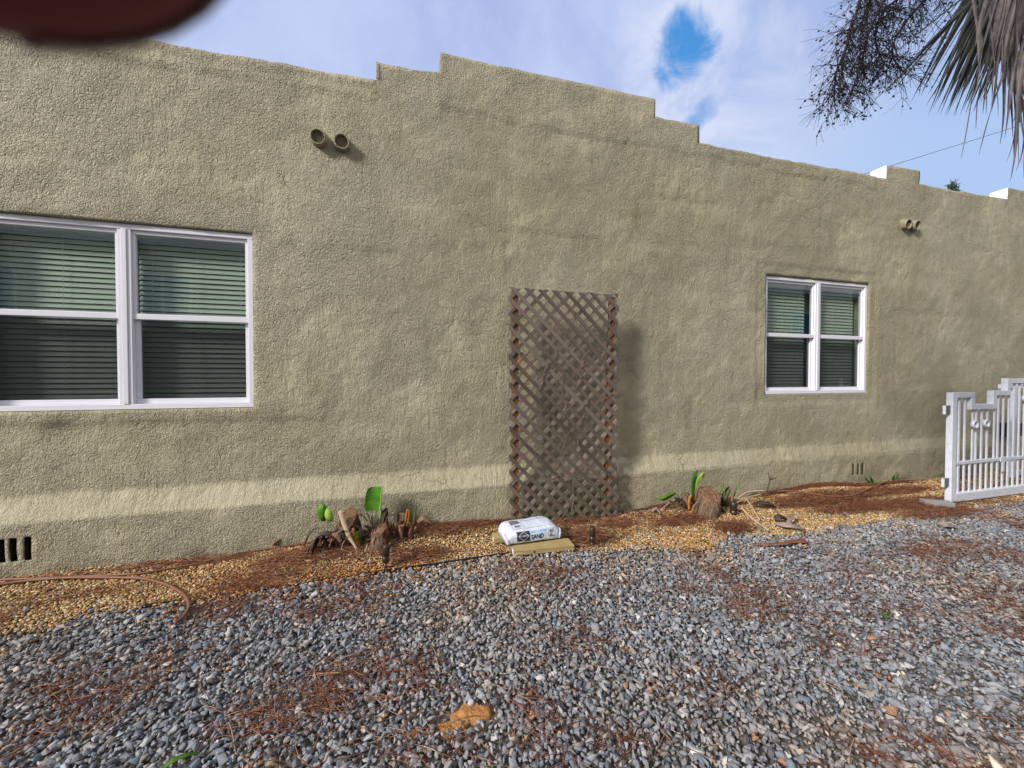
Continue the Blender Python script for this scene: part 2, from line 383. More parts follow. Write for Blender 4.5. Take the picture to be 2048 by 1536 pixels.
def rand_rot(n, flat):
    """random rotations, mostly about z so the flattened stones lie down"""
    a = rng.uniform(0, 2*np.pi, n); tx = rng.normal(0, flat, n); ty = rng.normal(0, flat, n)
    ca, sa, cx, sx, cy, sy = np.cos(a), np.sin(a), np.cos(tx), np.sin(tx), np.cos(ty), np.sin(ty)
    Z = np.zeros(n); O = np.ones(n)
    Rz = np.stack([np.stack([ca, -sa, Z], -1), np.stack([sa, ca, Z], -1), np.stack([Z, Z, O], -1)], 1)
    Rx = np.stack([np.stack([O, Z, Z], -1), np.stack([Z, cx, -sx], -1), np.stack([Z, sx, cx], -1)], 1)
    Ry = np.stack([np.stack([cy, Z, sy], -1), np.stack([Z, O, Z], -1), np.stack([-sy, Z, cy], -1)], 1)
    return Rx @ Ry @ Rz
def scatter(name, P, sizes, cols, temps, flat, m, smooth, squash=(1, .75, .55)):
    Vs, Fs, Cs, off = [], [], [], 0
    n = len(P); which = rng.integers(0, len(temps), n)
    sc = sizes[:, None]*np.array(squash)*rng.uniform(.75, 1.25, (n, 3))
    Rm = rand_rot(n, flat)
    for k, (tv, tf) in enumerate(temps):
        ix = np.where(which == k)[0]
        if not len(ix): continue
        v = tv[None]*sc[ix][:, None, :]
        v = np.einsum('nij,nvj->nvi', Rm[ix], v) + P[ix][:, None, :]
        f = tf[None] + (np.arange(len(ix))*len(tv))[:, None, None] + off
        Vs.append(v.reshape(-1, 3)); Fs.append(f.reshape(-1, 3)); Cs.append(np.repeat(cols[ix], len(tv), 0)); off += len(ix)*len(tv)
    return np_mesh(name, np.concatenate(Vs), np.concatenate(Fs), np.concatenate(Cs), m, smooth)
def jgrid(x0, x1, y0, y1, s):
    gx, gy = np.meshgrid(np.arange(x0, x1, s), np.arange(y0, y1, s)); gx = gx + (np.arange(gx.shape[0])[:, None] % 2)*s*.5
    p = np.stack([gx.ravel(), gy.ravel()], -1); return p + rng.uniform(-.42, .42, p.shape)*s
def in_view(p, mg=.55):
    # ground the photograph can see, with a margin for a step to the side
    x, y = p[:, 0], p[:, 1]
    left = y*math.tan(YAW - R(52.7)) - mg*1.3; right = y*math.tan(YAW + R(52.7)) + mg*2.2
    near = (x*math.sin(YAW) + y*math.cos(YAW)) > 1.46 - mg*.6
    return (x > left) & (x < right) & near
def pnoise(p, s, o=0.0):
    return np.array([noise.noise(Vector((a*s+o, b*s-o, o))) for a, b in p])
def palette(n, pal, wts, jit=.16):
    pal = np.array(pal); i = rng.choice(len(pal), n, p=np.array(wts)/sum(wts))
    return np.clip(pal[i]*rng.normal(1, jit, (n, 1)).clip(.55, 1.5), 0.005, .9)
sandc = G(928, 1440)
stone_pal = [(.215, .225, .25), (.285, .29, .312), (.355, .355, .372), (.135, .142, .160), (.165, .21, .25), (.31, .275, .235), (.50, .475, .45), (.36, .20, .12), (.66, .62, .57)]
def near_bed(p): return bedline(p[:, 0])

# crushed grey stones: finer jitter toward the viewer, two sizes mixed
lo = jgrid(-4.6, 13.5, .3, 3.75, .0198); lo = lo[in_view(lo)]
edge = near_bed(lo) + .05*pnoise(lo, 2.2, 3) + rng.normal(0, .025, len(lo))
inner = lo[lo[:, 1] < edge]
far = inner[:, 0] > 6.0
inner = inner[~far | (rng.random(len(inner)) < .75)]
stray = lo[(lo[:, 1] >= edge) & (lo[:, 1] < edge+.35) & (rng.random(len(lo)) < .05)]
P2 = np.concatenate([inner, stray])
dsand = np.hypot((P2[:, 0]-sandc.x)/.13, (P2[:, 1]-sandc.y)/.07)
P2 = P2[(dsand > 1.0) | (rng.random(len(P2)) < .12)]
n = len(P2); sz = rng.gamma(7.0, .0019, n).clip(.006, .024)*np.where(rng.random(n) < .10, 1.35, 1)
z = gz(P2[:, 0], P2[:, 1]) + rng.uniform(-.006, .014, n)
brown = pnoise(P2, .9, 11) + .35*pnoise(P2, 2.7, 5)
cols = palette(n, stone_pal, [30, 30, 13, 10, 7, 6, 2.6, 1.3, .3])
bf = np.clip((brown-.08)*1.4, 0, .55)[:, None]
cols = cols*(1-bf) + cols*np.array([1.25, .95, .66])*bf
temps = [rock_template(s) for s in range(22)]
tag(scatter('crushed_stone_gravel', np.column_stack([P2, z]), sz, cols, temps, .55, M['crushed'], False, (1.05, .80, .62)), kind='stuff',
    label='loose blue-grey crushed stone gravel covering the drive', cat='gravel')

# tan pea pebbles in the bed along the wall
lo = jgrid(-4.8, 13.5, 1.3, 3.74, .0145); lo = lo[in_view(lo)]
edge = near_bed(lo) + .05*pnoise(lo, 2.2, 3) + rng.normal(0, .03, len(lo))
keep = lo[:, 1] > edge; keep |= (lo[:, 1] > edge - .30) & (rng.random(len(lo)) < .07); keep |= (rng.random(len(lo)) < .0035)
P2 = lo[keep]; P2 = P2[(P2[:, 0] < 6.5) | (rng.random(len(P2)) < .6)]
n = len(P2); sz = rng.uniform(.0062, .0120, n)
z = gz(P2[:, 0], P2[:, 1]) + rng.uniform(-.003, .010, n) + np.where(P2[:, 1] < near_bed(P2), .010, 0)
cols = palette(n, [(.40, .245, .095), (.50, .35, .165), (.29, .155, .06), (.60, .49, .33), (.20, .11, .05), (.42, .17, .045), (.31, .28, .25)], [26, 28, 16, 13, 9, 4, 5])
red = np.clip((np.exp(-((P2[:, 0]+.35)/.75)**2 - ((P2[:, 1]-2.95)/.28)**2)*1.2 + .5*pnoise(P2, 1.3, 8)), 0, .8)[:, None]
cols = cols*(1-red) + cols*np.array([.98, .66, .38])*red
temps = [rock_template(s, True, 1) for s in range(8)]
tag(scatter('pea_pebbles', np.column_stack([P2, z]), sz, cols, temps, .25, M['pea'], True, (1.15, .85, .68)), kind='stuff',
    label='amber pea pebbles in the bed along the stucco wall', cat='pebbles')

# pine needles: straw patches (photo px centre, radius x, radius y in metres, count, heading, spread)
patches = [((700, 1110), .40, .16, 900, .1, .9), ((600, 1130), .35, .16, 650, .2, .6), ((680, 1085), .20, .12, 900, .2, 1.2), ((800, 1075), .22, .12, 900, .1, 1.2), ((745, 1070), .2, .10, 600, .1, 1.4), ((1385, 1020), .14, .10, 500, .1, 1.2), ((1450, 1012), .14, .10, 500, .1, 1.2), ((520, 1170), .30, .12, 420, .2, .7), ((470, 1205), .16, .16, 520, -.9, .6), ((860, 1075), .35, .10, 1500, -.3, .6),
           ((940, 1060), .30, .08, 1500, -.2, .5), ((1000, 1050), .20, .06, 700, .1, .6), ((840, 1115), .22, .10, 500, 0, .7), ((1140, 1045), .20, .09, 900, .1, .6), ((1180, 1078), .22, .14, 750, -.4, .7), ((1090, 1150), .18, .10, 420, -.3, .7),
           ((1235, 1050), .16, .10, 350, 0, .6), ((1330, 1015), .20, .10, 900, .3, .6), ((1360, 1045), .25, .08, 900, .0, .5), ((1470, 1060), .16, .10, 600, -.7, .5), ((1560, 985), .35, .10, 2200, -.1, .5),
           ((1620, 972), .45, .08, 2600, -.1, .4), ((1650, 1003), .65, .14, 3000, -.35, .4), ((1720, 1018), .50, .12, 1500, -.4, .4), ((1780, 985), .55, .12, 1500, .0, .5), ((1830, 1010), .55, .16, 1900, -.2, .5), ((1740, 968), .45, .09, 1100, 0, .5),
           ((1880, 1030), .45, .12, 900, -.2, .5), ((1980, 1015), .6, .12, 500, -.1, .5), ((1860, 1120), .30, .14, 300, -.4, .5), ((1900, 1130), .30, .12, 300, -.4, .4), ((1740, 1150), .25, .12, 280, -.6, .5), ((1550, 1215), .14, .12, 420, -.5, .5), ((1620, 1180), .3, .16, 300, -.6, .5),
           ((1970, 1170), .25, .12, 320, -.3, .4), ((1680, 1240), .25, .12, 220, -.6, .5), ((1830, 1290), .18, .06, 160, -.3, .4), ((1660, 1310), .2, .1, 180, -.2, .5), ((650, 1370), .20, .12, 420, .1, 1.0), ((560, 1420), .18, .10, 300, .6, .9), ((720, 1400), .22, .14, 300, .5, 1.0),
           ((1140, 1265), .2, .12, 260, .2, .9), ((1280, 1190), .15, .10, 150, -.4, .9), ((400, 1300), .3, .08, 140, .1, 1.0), ((250, 1330), .3, .1, 100, .1, 1.0), ((850, 1500), .2, .08, 170, .5, .9), ((1240, 1500), .15, .06, 120, -.5, .9), ((160, 1190), .5, .1, 160, .1, .6),
           ((100, 1160), .3, .05, 90, .1, .4), ((420, 1125), .25, .05, 380, .15, .4), ((330, 1130), .3, .05, 200, .1, .4), ((1040, 1200), .5, .2, 200, .0, 1.2), ((1300, 1350), .8, .3, 160, -.2, 1.4), ((700, 1300), .9, .4, 260, .2, 1.4), ((1600, 1450), .5, .2, 110, -.4, 1.2), ((1500, 1110), .5, .15, 220, -.4, .8)]
def needles():
    L, pts, hd, ln, zz = [], [], [], [], []
    for (px, py), rx, ry, cnt, h, sp in patches:
        g = G(px, py); onbed = g.y > bedline(g.x) - .02; cnt = int(cnt*((.62 if g.x < 3 else .95) if onbed else .36)); rx, ry = (rx*1.1, ry) if onbed else (rx*1.45, ry*1.5)
        th = rng.uniform(0, 2*np.pi, cnt); rr = np.sqrt(rng.random(cnt))**1.3
        clump = rng.normal(0, .25 if onbed else .5, (cnt//14+1, 2))[rng.integers(0, cnt//14+1, cnt)]
        x = g.x + rx*(rr*np.cos(th) + clump[:, 0]); y = g.y + ry*(rr*np.sin(th) + clump[:, 1])
        ang = -h + rng.normal(0, sp, cnt) + np.where(rng.random(cnt) < .5, np.pi, 0)
        pts.append(np.stack([x, y], -1)); hd.append(ang); zz.append(rng.uniform(.010, .016 + min(.035, cnt/(rx*ry)*6e-7), cnt))
    ex = rng.uniform([-3, .4], [10, 3.7], (60000, 2)); ex = ex[in_view(ex, .2)]; ex = ex[pnoise(ex, 1.6, 21) + .5*pnoise(ex, 4.5, 2) + rng.normal(0, .12, len(ex)) > .30]; ex = ex[:4200]
    pts.append(ex); hd.append(rng.uniform(0, 6.28, len(ex))); zz.append(rng.uniform(.012, .018, len(ex)))
    P = np.concatenate(pts); A = np.concatenate(hd); Zo = np.concatenate(zz); n = len(P)
    Ln = rng.uniform(.07, .19, n); bend = rng.normal(0, .35, n)
    tv = np.linspace(0, 1, 5); ring = np.array([0, 2.094, 4.189]); V = np.zeros((n, 5, 3, 3))
    ang = A[:, None] + bend[:, None]*(tv-.5)[None]*2
    dx = np.cos(ang)*Ln[:, None]/4; dy = np.sin(ang)*Ln[:, None]/4
    cx = P[:, :1] + np.cumsum(dx, 1) - dx.sum(1, keepdims=True)/2; cy = P[:, 1:] + np.cumsum(dy, 1) - dy.sum(1, keepdims=True)/2
    cy = np.minimum(cy, WALL_Y-.135)
    tip = rng.normal(0, .016, n)
    cz = gz(cx, cy) + Zo[:, None] + tip[:, None]*(tv-.5)[None]*2 + .006*np.sin(tv*3.14)[None]
    cz = np.maximum(cz, gz(cx, cy)+.006)
    rad = rng.uniform(.0011, .0020, n)[:, None]*np.array([.8, 1, 1, .8, .3])[None]
    px_, py_ = -np.sin(ang), np.cos(ang)
    for k, a in enumerate(ring):
        V[:, :, k, 0] = cx + px_*rad*math.cos(a); V[:, :, k, 1] = cy + py_*rad*math.cos(a); V[:, :, k, 2] = cz + rad*math.sin(a)
    base = np.arange(n)[:, None]*15; Fc = []
    for s in range(4):
        for k in range(3):
            q = np.array([s*3+k, s*3+(k+1) % 3, (s+1)*3+(k+1) % 3, (s+1)*3+k]); Fc.append(base + q[None])
    Fc = np.stack(Fc, 1).reshape(-1, 4)
    col = palette(n, [(.235, .085, .042), (.165, .055, .030), (.31, .125, .060), (.37, .21, .115), (.105, .045, .028), (.42, .31, .20)], [26, 26, 17, 9, 18, 4], .2)
    o = np_mesh('pine_needles', V.reshape(-1, 3), Fc, np.repeat(col, 15, 0), M['needle'])
    tag(o, kind='stuff', label='fallen rust-brown pine needles strewn over stones and bed', cat='pine needles')
needles()

# ---------------------------------------------------------------- stucco house
house = tag(empty('stucco_house', (1.5, WALL_Y, 0)), 'long olive-tan stucco house with stepped parapet and two white windows', 'house')
PAR = [(-9, 4.10), (-1.85, 4.125), (-.216, 4.152), (-.215, 4.324), (.361, 4.339), (.362, 4.528), (2.712, 4.542), (2.713, 4.351), (3.300, 4.357), (3.301, 4.160), (6.386, 4.174), (6.387, 4.356),
       (7.045, 4.372), (7.046, 4.193), (9.06, 4.225), (9.061, 4.399), (9.9, 4.42), (9.901, 4.24), (13, 4.28)]
def ptop(x):
    for (a, za), (b, zb) in zip(PAR, PAR[1:]):
        if a <= x <= b: return za + (zb-za)*(x-a)/max(b-a, 1e-6)
    return 4.2
WINS = [(-3.02, -1.22, 1.20, 2.68), (4.325, 6.105, 1.245, 2.725)]
SLOTS = [(-2.808, -2.770, .12, .292), (-2.744, -2.704, .12, .292), (-2.664, -2.624, .12, .292), (5.772, 5.792, .155, .305), (5.855, 5.875, .155, .305), (5.938, 5.958, .155, .305)]
def sstep(a, b, x):
    t = min(1, max(0, (x-a)/(b-a))); return t*t*(3-2*t)
def relief(x, z):
    o = .012*fbm(x, z, .8, 3) + .0065*fbm(x, z, 3.2, 9) + .0035*fbm(x, z, 8.5, 4)
    zb = .385 + .0052*(x+2.9) + .006*fbm(x, 0, 2, 5); zt = zb + .175 + .02*fbm(x, 0, 1.1, 2)
    k = 1 - .55*sstep(1.4, 6, x)
    if z < zb: o += .106*k
    elif z < zt: q = (z-zb)/(zt-zb); o += .106*k*(1 - q)
    # patched sill bulge running right from the wide window
    if -3.2 < x < -.2:
        zl = 1.115 - .03*sstep(-1.2, -.4, x) + .008*fbm(x, 1, 4, 2)
        kk = 1 - sstep(-1.0, -.2, x)
        o += .017*kk*sstep(zl-.03, zl+.015, z)*(1 - sstep(zl+.02, zl+.55, z))
    # parapet lip on the left, trowelled band above and around the far window
    if x < -.2 and z > ptop(x)-.17: o += .011
    if x < -.2 and z > ptop(x)-.055+.01*fbm(x, 0, 3, 1): o += .007
    if .3 < x < 6.2 and z > 4.02+.03*fbm(x, 3, 1.5): o += .010
    if 4.16 < x < 6.25 and 1.12 < z < 2.88: o -= .011
    if 1.0 < x < 2.1 and 2.35 < z < 2.95: o -= .009
    for a_, b_, c_, d_, h_ in ((-1.05, -.1, 2.62, 3.05, .007), (2.5, 3.6, 2.9, 3.5, -.006), (3.0, 3.8, .9, 1.7, .006), (-3.1, -1.2, 2.72, 3.06, .007), (4.3, 5.4, 3.1, 3.7, .005), (.2, .9, 1.2, 2.0, -.005), (6.6, 8.0, 1.3, 2.4, -.006)):
        if a_ < x < b_ + .05*fbm(z, 1, 3) and c_ < z < d_ + .04*fbm(x, 2, 3): o += h_
    return o
def wall_mesh():
    X0, X1 = -8.5, 12.5; s = .03
    ux = set(np.round(np.arange(X0, X1+.001, s), 4)); uz = set(np.round(np.arange(-.12, 4.56, s), 4))
    px = [p[0] for p in PAR if X0 < p[0] < X1]
    hard_x = sorted({-.2155, .3615, 2.7125, 3.3005, 6.3865, 7.0455, 9.0605, 9.9005} | {v for w_ in WINS+SLOTS for v in w_[:2]})
    hard_z = sorted({v for w_ in WINS+SLOTS for v in w_[2:]})
    uz |= {round(.34 + .01*q, 4) for q in range(12)}
    for h in hard_x: ux = {u for u in ux if abs(u-h) > .011} | {h}
    for h in hard_z: uz = {u for u in uz if abs(u-h) > .011} | {h}
    ux, uz = sorted(ux), sorted(uz); bm = bmesh.new(); V = {}
    def hole(cx, cz): return any(a < cx < b and c < cz < d for a, b, c, d in WINS+SLOTS)
    cols_top = []
    for i in range(len(ux)-1):
        cx = (ux[i]+ux[i+1])/2; top = ptop(cx); cols_top.append(top)
        for j in range(len(uz)-1):
            if uz[j] > top - .012: break
            if hole(cx, (uz[j]+uz[j+1])/2): continue
            z1 = uz[j+1]; last = z1 > top - .012
            ks = []
            for (a, b) in ((i, j), (i+1, j), (i+1, j+1), (i, j+1)):
                zz = uz[b]; key = (a, b)
                if last and b == j+1:
                    # snap the top row to the roofline; columns on either side of a step keep their own height
                    t = ptop(ux[a] + (2e-3 if a == i else -2e-3)); zz = t; key = (a, 'T', round(t, 2))
                if key not in V:
                    x = ux[a]
                    near_edge = any(abs(x-q) < .002 for w_ in WINS for q in w_[:2]) or any(abs(zz-q) < .002 for w_ in WINS for q in w_[2:])
                    zz2 = zz + (.006*fbm(x, 0, 5, 7) if key[1] == 'T' else 0)
                    V[key] = bm.verts.new((x, WALL_Y - relief(x, zz) , zz2))
                ks.append(V[key])
            try: bm.faces.new(ks)
            except ValueError: pass
    bm.normal_update()
    for f in bm.faces:
        f.material_index = 0; f.smooth = True
    bed_ = [e for e in bm.edges if e.is_boundary]
    ext = bmesh.ops.extrude_edge_only(bm, edges=bed_)
    nv = [g for g in ext['geom'] if isinstance(g, bmesh.types.BMVert)]
    for v in nv: v.co.y = WALL_Y + .19
    for g in ext['geom']:
        if isinstance(g, bmesh.types.BMFace):
            c = g.calc_center_median(); inwin = any(a-.03 < c.x < b+.03 and cc-.03 < c.z < d+.03 for a, b, cc, d in WINS+SLOTS)
            g.material_index = 0 if inwin or c.x < 3.5 else 1; g.smooth = False
            if any(a-.01 < c.x < b+.01 and cc-.01 < c.z < d+.01 for a, b, cc, d in SLOTS): g.material_index = 2
    # inner skin of the parapet so the roof side is solid too
    return bm
bm = wall_mesh()
me = bpy.data.meshes.new('front_wall'); bm.to_mesh(me); bm.free(); me.materials.append(M['stucco']); me.materials.append(M['white_coat']); me.materials.append(M['slot'])
link('front_wall', me, None, house)
# the rest of the building: parapet back, roof, other walls
bm = bmesh.new()
for (a, za), (b, zb) in zip(PAR, PAR[1:]):
    if b-a < .01: continue
    a2, b2 = max(a, -8.5), min(b, 12.5)
    vs = [bm.verts.new(c) for c in ((a2, WALL_Y+.19, 3.4), (b2, WALL_Y+.19, 3.4), (b2, WALL_Y+.19, ptop(b2-1e-3)), (a2, WALL_Y+.19, ptop(a2+1e-3)))]
    bm.faces.new(vs)
build('parapet_back', bm, M['white_coat'], house, recalc=False)
bm = bmesh.new(); box(bm, -8.5, 12.5, WALL_Y+.191, 12.0, 3.55, 3.7); build('roof', bm, M['white_coat'], house)
bm = bmesh.new(); box(bm, -8.5, -8.3, WALL_Y+.191, 12.0, -.1, 3.549); build('side_wall', bm, M['stucco'], house)
bm = bmesh.new(); box(bm, 12.3, 12.5, WALL_Y+.191, 12.0, -.1, 3.549); build('side_wall', bm, M['stucco'], house)
bm = bmesh.new(); box(bm, -8.29, 12.29, 11.8, 12.0, -.1, 3.549); build('rear_wall', bm, M['stucco'], house)
for x0, x1 in ((-2.95, -2.55), (5.7, 6.05)):
    bm = bmesh.new(); box(bm, x0, x1, WALL_Y+.192, WALL_Y+.25, .02, .36); build('foundation_vent', bm, M['dark_room'], house)

def window(x0, x1, z0, z1, gap_right):
    yf = WALL_Y + .035
    fr = bmesh.new(); t = .045
    for a, b, c, d in ((x0+.004, x1-.004, z1-t, z1-.003), (x0+.004, x1-.004, z0+.003, z0+t)): box(fr, a, b, yf-.012, yf+.07, c, d, .004)
    for a, b in ((x0+.004, x0+t), (x1-t, x1-.004)): box(fr, a, b, yf-.011, yf+.07, z0+t+.0005, z1-t-.0005, .004)
    xm = (x0+x1)/2
    for a, b, dy in ((xm-.044, xm-.018, 0), (xm+.018, xm+.044, 0), (xm-.017, xm+.017, -.008)): box(fr, a, b, yf-.009+dy, yf+.07, z0+t+.0005, z1-t-.0005, .003)
    # caulk bead round the frame
    f = build('window_frame', fr, M['vinyl'], house)
    zc = z0 + (z1-z0)*.505
    for k, (a, b) in enumerate(((x0+t+.001, xm-.0445), (xm+.0445, x1-t-.001))):
        s = bmesh.new(); q = .030     # upper sash, set forward
        box(s, a, b, yf+.006, yf+.040, z1-t-q, z1-t-.001, .003); box(s, a, b, yf+.003, yf+.045, zc-.022, zc+.024, .004)
        box(s, a, a+q*.75, yf+.007, yf+.040, zc+.0245, z1-t-q-.0005, .003); box(s, b-q*.75, b, yf+.007, yf+.040, zc+.0245, z1-t-q-.0005, .003)
        sash = build('upper_sash', s, M['vinyl'], f)
        s = bmesh.new()               # lower sash, set back
        box(s, a, b, yf+.030, yf+.064, z0+t+.001, z0+t+.040, .003)
        box(s, a, a+.034, yf+.031, yf+.064, z0+t+.0405, zc-.0225, .003); box(s, b-.034, b, yf+.031, yf+.064, z0+t+.0405, zc-.0225, .003)
        build('lower_sash', s, M['vinyl'], f)
        g = bmesh.new(); box(g, a+q*.75, b-q*.75, yf+.024, yf+.027, zc+.024, z1-t-q); build('window_pane', g, M['glass_up'], f)
        g = bmesh.new(); box(g, a+.034, b-.034, yf+.046, yf+.049, z0+t+.04, zc-.0222); build('window_pane', g, M['glass_low'], f)
        # slatted blind
        bl = bmesh.new(); yb = yf + .115; bx0, bx1 = a - .012, b - (.035 if gap_right else -.012)
        box(bl, bx0, bx1, yb-.03, yb+.03, z1-.09, z1-.035, .004)
        zz = z1-.10
        while zz > z0+.05:
            tilt = R(70 + random.uniform(-2.5, 2.5)); dz = random.uniform(-.001, .001)
            c, s_ = math.cos(tilt)*.025, math.sin(tilt)*.025
            for sgn in (1,):
                m4 = Matrix.Rotation(tilt, 3, 'X')
                box(bl, bx0, bx1, yb-.0190, yb+.0190, zz-.0013+dz, zz+.0013+dz, 0, rot=m4)
            zz -= .0425
        for xx in (bx0+.1, (bx0+bx1)/2, bx1-.1): box(bl, xx-.0012, xx+.0012, yb-.0225, yb-.0205, z0+.05, z1-.09)
        build('window_blind', bl, M['blind'], f)
    # jamb liner seen beside the blind and a dark room behind
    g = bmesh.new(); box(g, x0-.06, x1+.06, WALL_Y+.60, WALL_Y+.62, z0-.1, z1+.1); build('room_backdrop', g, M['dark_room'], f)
    return f
for i, w_ in enumerate(WINS): window(*w_, i == 1)

# stubby round drain pipes through the parapet
def scupper(px, py, ang):
    c = W(px, py); ax = Vector((math.sin(ang)*.35, -1, -.18)).normalized(); bm = bmesh.new()
    e1 = ax.cross(Vector((0, 0, 1))).normalized(); e2 = ax.cross(e1); seg = 24
    def ring(d, r, wob=0): return [bm.verts.new(c + ax*d + (e1*math.cos(2*math.pi*k/seg) + e2*math.sin(2*math.pi*k/seg))*r*(1+wob*nz((k, d*50, px), .5))) for k in range(seg)]
    rs = [ring(-.02, .082, .12), ring(.012, .070, .1), ring(.062, .066, .08), ring(.072, .062, .06), ring(.071, .053, .05), ring(.06, .050, .05), ring(-.0, .049)]
    for a, b in zip(rs, rs[1:]):
        for k in range(seg): bm.faces.new((a[k], a[(k+1) % seg], b[(k+1) % seg], b[k]))
    p = build('drain_pipe', bm, M['stucco'], house, True)
    bm = bmesh.new(); rr = [bm.verts.new(c + ax*.048 + (e1*math.cos(2*math.pi*k/seg) + e2*math.sin(2*math.pi*k/seg))*.050) for k in range(seg)]
    bm.faces.new(rr)
    for k in range(-2, 3):
        o = c + ax*.052 + e1*k*.017; h = math.sqrt(max(.0001, .046**2-(k*.017)**2))
        tube(bm, [o - e2*h, o + e2*h], .0035, 6)
    build('pipe_grate', bm, M['pipe_in'], p)
for i, (px, py) in enumerate(((639, 279), (684, 288), (1806, 450), (1823, 452))): scupper(px, py, .25 if i % 2 else -.1)

nh = tag(empty('neighbour_house', (1, -8, 0)), 'tan house across the drive, seen only reflected in the window glass', 'house')
bm = bmesh.new(); box(bm, -16, 26, -14, -7.6, -.1, 5.6); build('wall', bm, mat("neighbour_wall", (.62, .57, .42), .8, .1, 3), nh)
bm = bmesh.new(); box(bm, -16.5, 26.5, -14.5, -7.1, 5.601, 5.8); build('roof_edge', bm, M['vinyl'], nh)
for wx in (-12.6, -8.2, 1.0, 4.4, 14.0, 19.0):
    bm = bmesh.new(); box(bm, wx, wx+1.5, -7.6, -7.55, 3.2, 4.8); wf = build('window', bm, M['vinyl'], nh)
    bm = bmesh.new(); box(bm, wx+.08, wx+.71, -7.549, -7.54, 3.28, 4.72); box(bm, wx+.79, wx+1.42, -7.549, -7.54, 3.28, 4.72); build('pane', bm, mat("neighbour_glass", (.10, .22, .42), .1, .05), wf)  # blue of reflected sky painted into the pane colour

# ---------------------------------------------------------------- lattice trellis
LY = 3.595
tr = tag(empty('lattice_trellis', (1.57, LY, 0)), 'tall weathered brown wooden lattice panel standing against the stucco wall', 'trellis')
def clip_poly(poly, x0, x1, z0, z1):
    for ax, lim, sgn in ((0, x0, 1), (0, x1, -1), (1, z0, 1), (1, z1, -1)):
        out = []
        for i in range(len(poly)):
            a, b = poly[i-1], poly[i]; da, db = sgn*(a[ax]-lim), sgn*(b[ax]-lim)
            if da >= 0: out.append(a)
            if da*db < 0:
                t = da/(da-db); out.append((a[0]+(b[0]-a[0])*t, a[1]+(b[1]-a[1])*t))
        poly = out
        if not poly: return []
    return poly
def laths(sign, y, name, m):
    bm = bmesh.new(); cl_ly = bm.verts.layers.float_color.new('col'); x0, x1, z0, z1 = .985, 2.150, .02, 2.315; hw = .0185; k = 0; off = 0.0
    step = .1385; c0 = -2.5
    while c0 < 5.5:
        c = c0 + random.uniform(-.006, .006); c0 += step; sl = 1 + random.uniform(-.012, .012)
        # line z = c - sign*(x-x0) ; lath is a strip of half width hw
        d = Vector((1, -sign*sl)).normalized(); nn = Vector((-d.y, d.x)); o = Vector((x0, c))
        q = [o - d*3 + nn*hw, o + d*6 + nn*hw, o + d*6 - nn*hw, o - d*3 - nn*hw]
        xa = x0 + random.uniform(-.012, .008) ; xb = x1 + random.uniform(-.012, .010)
        poly = clip_poly([(v.x, v.y) for v in q], xa, xb, z0 + .0*c, z1 + random.uniform(-.006, .006))
        if len(poly) < 3: continue
        a = math.atan2(0, 1); fr = [bm.verts.new((p[0]+.010*(2.3-p[1])*.35, y-.0045+.004*nz((p[0], p[1], c), 2), p[1])) for p in poly]
        bk = [bm.verts.new((v.co.x, v.co.y+.009, v.co.z)) for v in fr]
        tn = random.uniform(.72, 1.32); hb = random.uniform(.92, 1.06)
        for v in fr + bk: v[cl_ly] = (tn, tn*hb, tn*hb*.98, 1)
        bm.faces.new(fr); bm.faces.new(bk[::-1]); n_ = len(fr)
        for i in range(n_): bm.faces.new((fr[i], fr[(i+1) % n_], bk[(i+1) % n_], bk[i]))
    return build(name, bm, m, tr)
def lath_mat(name, sign, lit_gain=1.0):
    m = bpy.data.materials.new(name); m.use_nodes = True; t = NT(m.node_tree)
    co = t.node('ShaderNodeTexCoord').outputs['Object']
    mp = t.node('ShaderNodeMapping', {'vector_type': 'POINT'}, Vector=co, Rotation=(0, R(-45*sign), 0)).outputs[0]
    mp = t.node('ShaderNodeMapping', None, Vector=mp, Scale=(.7, 4, 9)).outputs[0]
    g = t.noise(mp, 9, 5, .6)
    pn = t.noise(t.node('ShaderNodeMapping', None, Vector=mp, Scale=(.3, 1, .8)).outputs[0], 1.2, 2)
    c = t.mix(t.ramp(g, .3, .7), tuple(lit_gain*q for q in (.130, .098, .080)), (.080, .060, .053))
    c = t.mix(t.ramp(pn, .45, .7), c, tuple(lit_gain*q for q in (.165, .128, .120))); c = t.mix(t.math('MULTIPLY', t.ramp(t.noise(co, 3, 3), .62, .78), .35), c, (.15, .085, .05))
    sz_ = t.node('ShaderNodeSeparateXYZ', None, i0=co)
    al = t.math('MULTIPLY', t.ramp(sz_.outputs[2], .75, .05), t.ramp(t.noise(co, 4, 3), .35, .65))
    al2 = t.math('MULTIPLY', t.ramp(t.noise(co, 1.6, 2), .50, .68), .35)
    c = t.mix(t.math('MULTIPLY', t.math('MAXIMUM', al, al2), .65), c, (.10, .115, .05))
    c = t.mix(1.0, c, t.node('ShaderNodeAttribute', {'attribute_name': 'col'}).outputs['Color'], 'MULTIPLY')
    b = t.node('ShaderNodeBsdfPrincipled', None, Base_Color=c, Roughness=.8, Normal=t.node('ShaderNodeBump', None, Strength=.8, Distance=.005, Height=g))
    t.l.new(b.outputs[0], t.node('ShaderNodeOutputMaterial').inputs[0]); return m
laths(1, LY, 'front_laths', lath_mat('front_lath_wood', 1)); laths(-1, LY+.0105, 'back_laths', lath_mat('back_lath_wood_lit', -1, 1.65))  # back laths coloured paler, standing in for the light they catch
for xa, xb, lean in ((1.005, 1.075, .02), (2.065, 2.135, -.06)):
    bm = bmesh.new(); vs = box(bm, xa, xb, LY+.0175, LY+.055, .0, 2.29, .004)
    for v in bm.verts: v.co.x += lean*(2.3-v.co.z)/2.3*(.6 if lean > 0 else 1) + (.006 if lean > 0 else 0)
    build('side_batten', bm, M['batten'], tr)
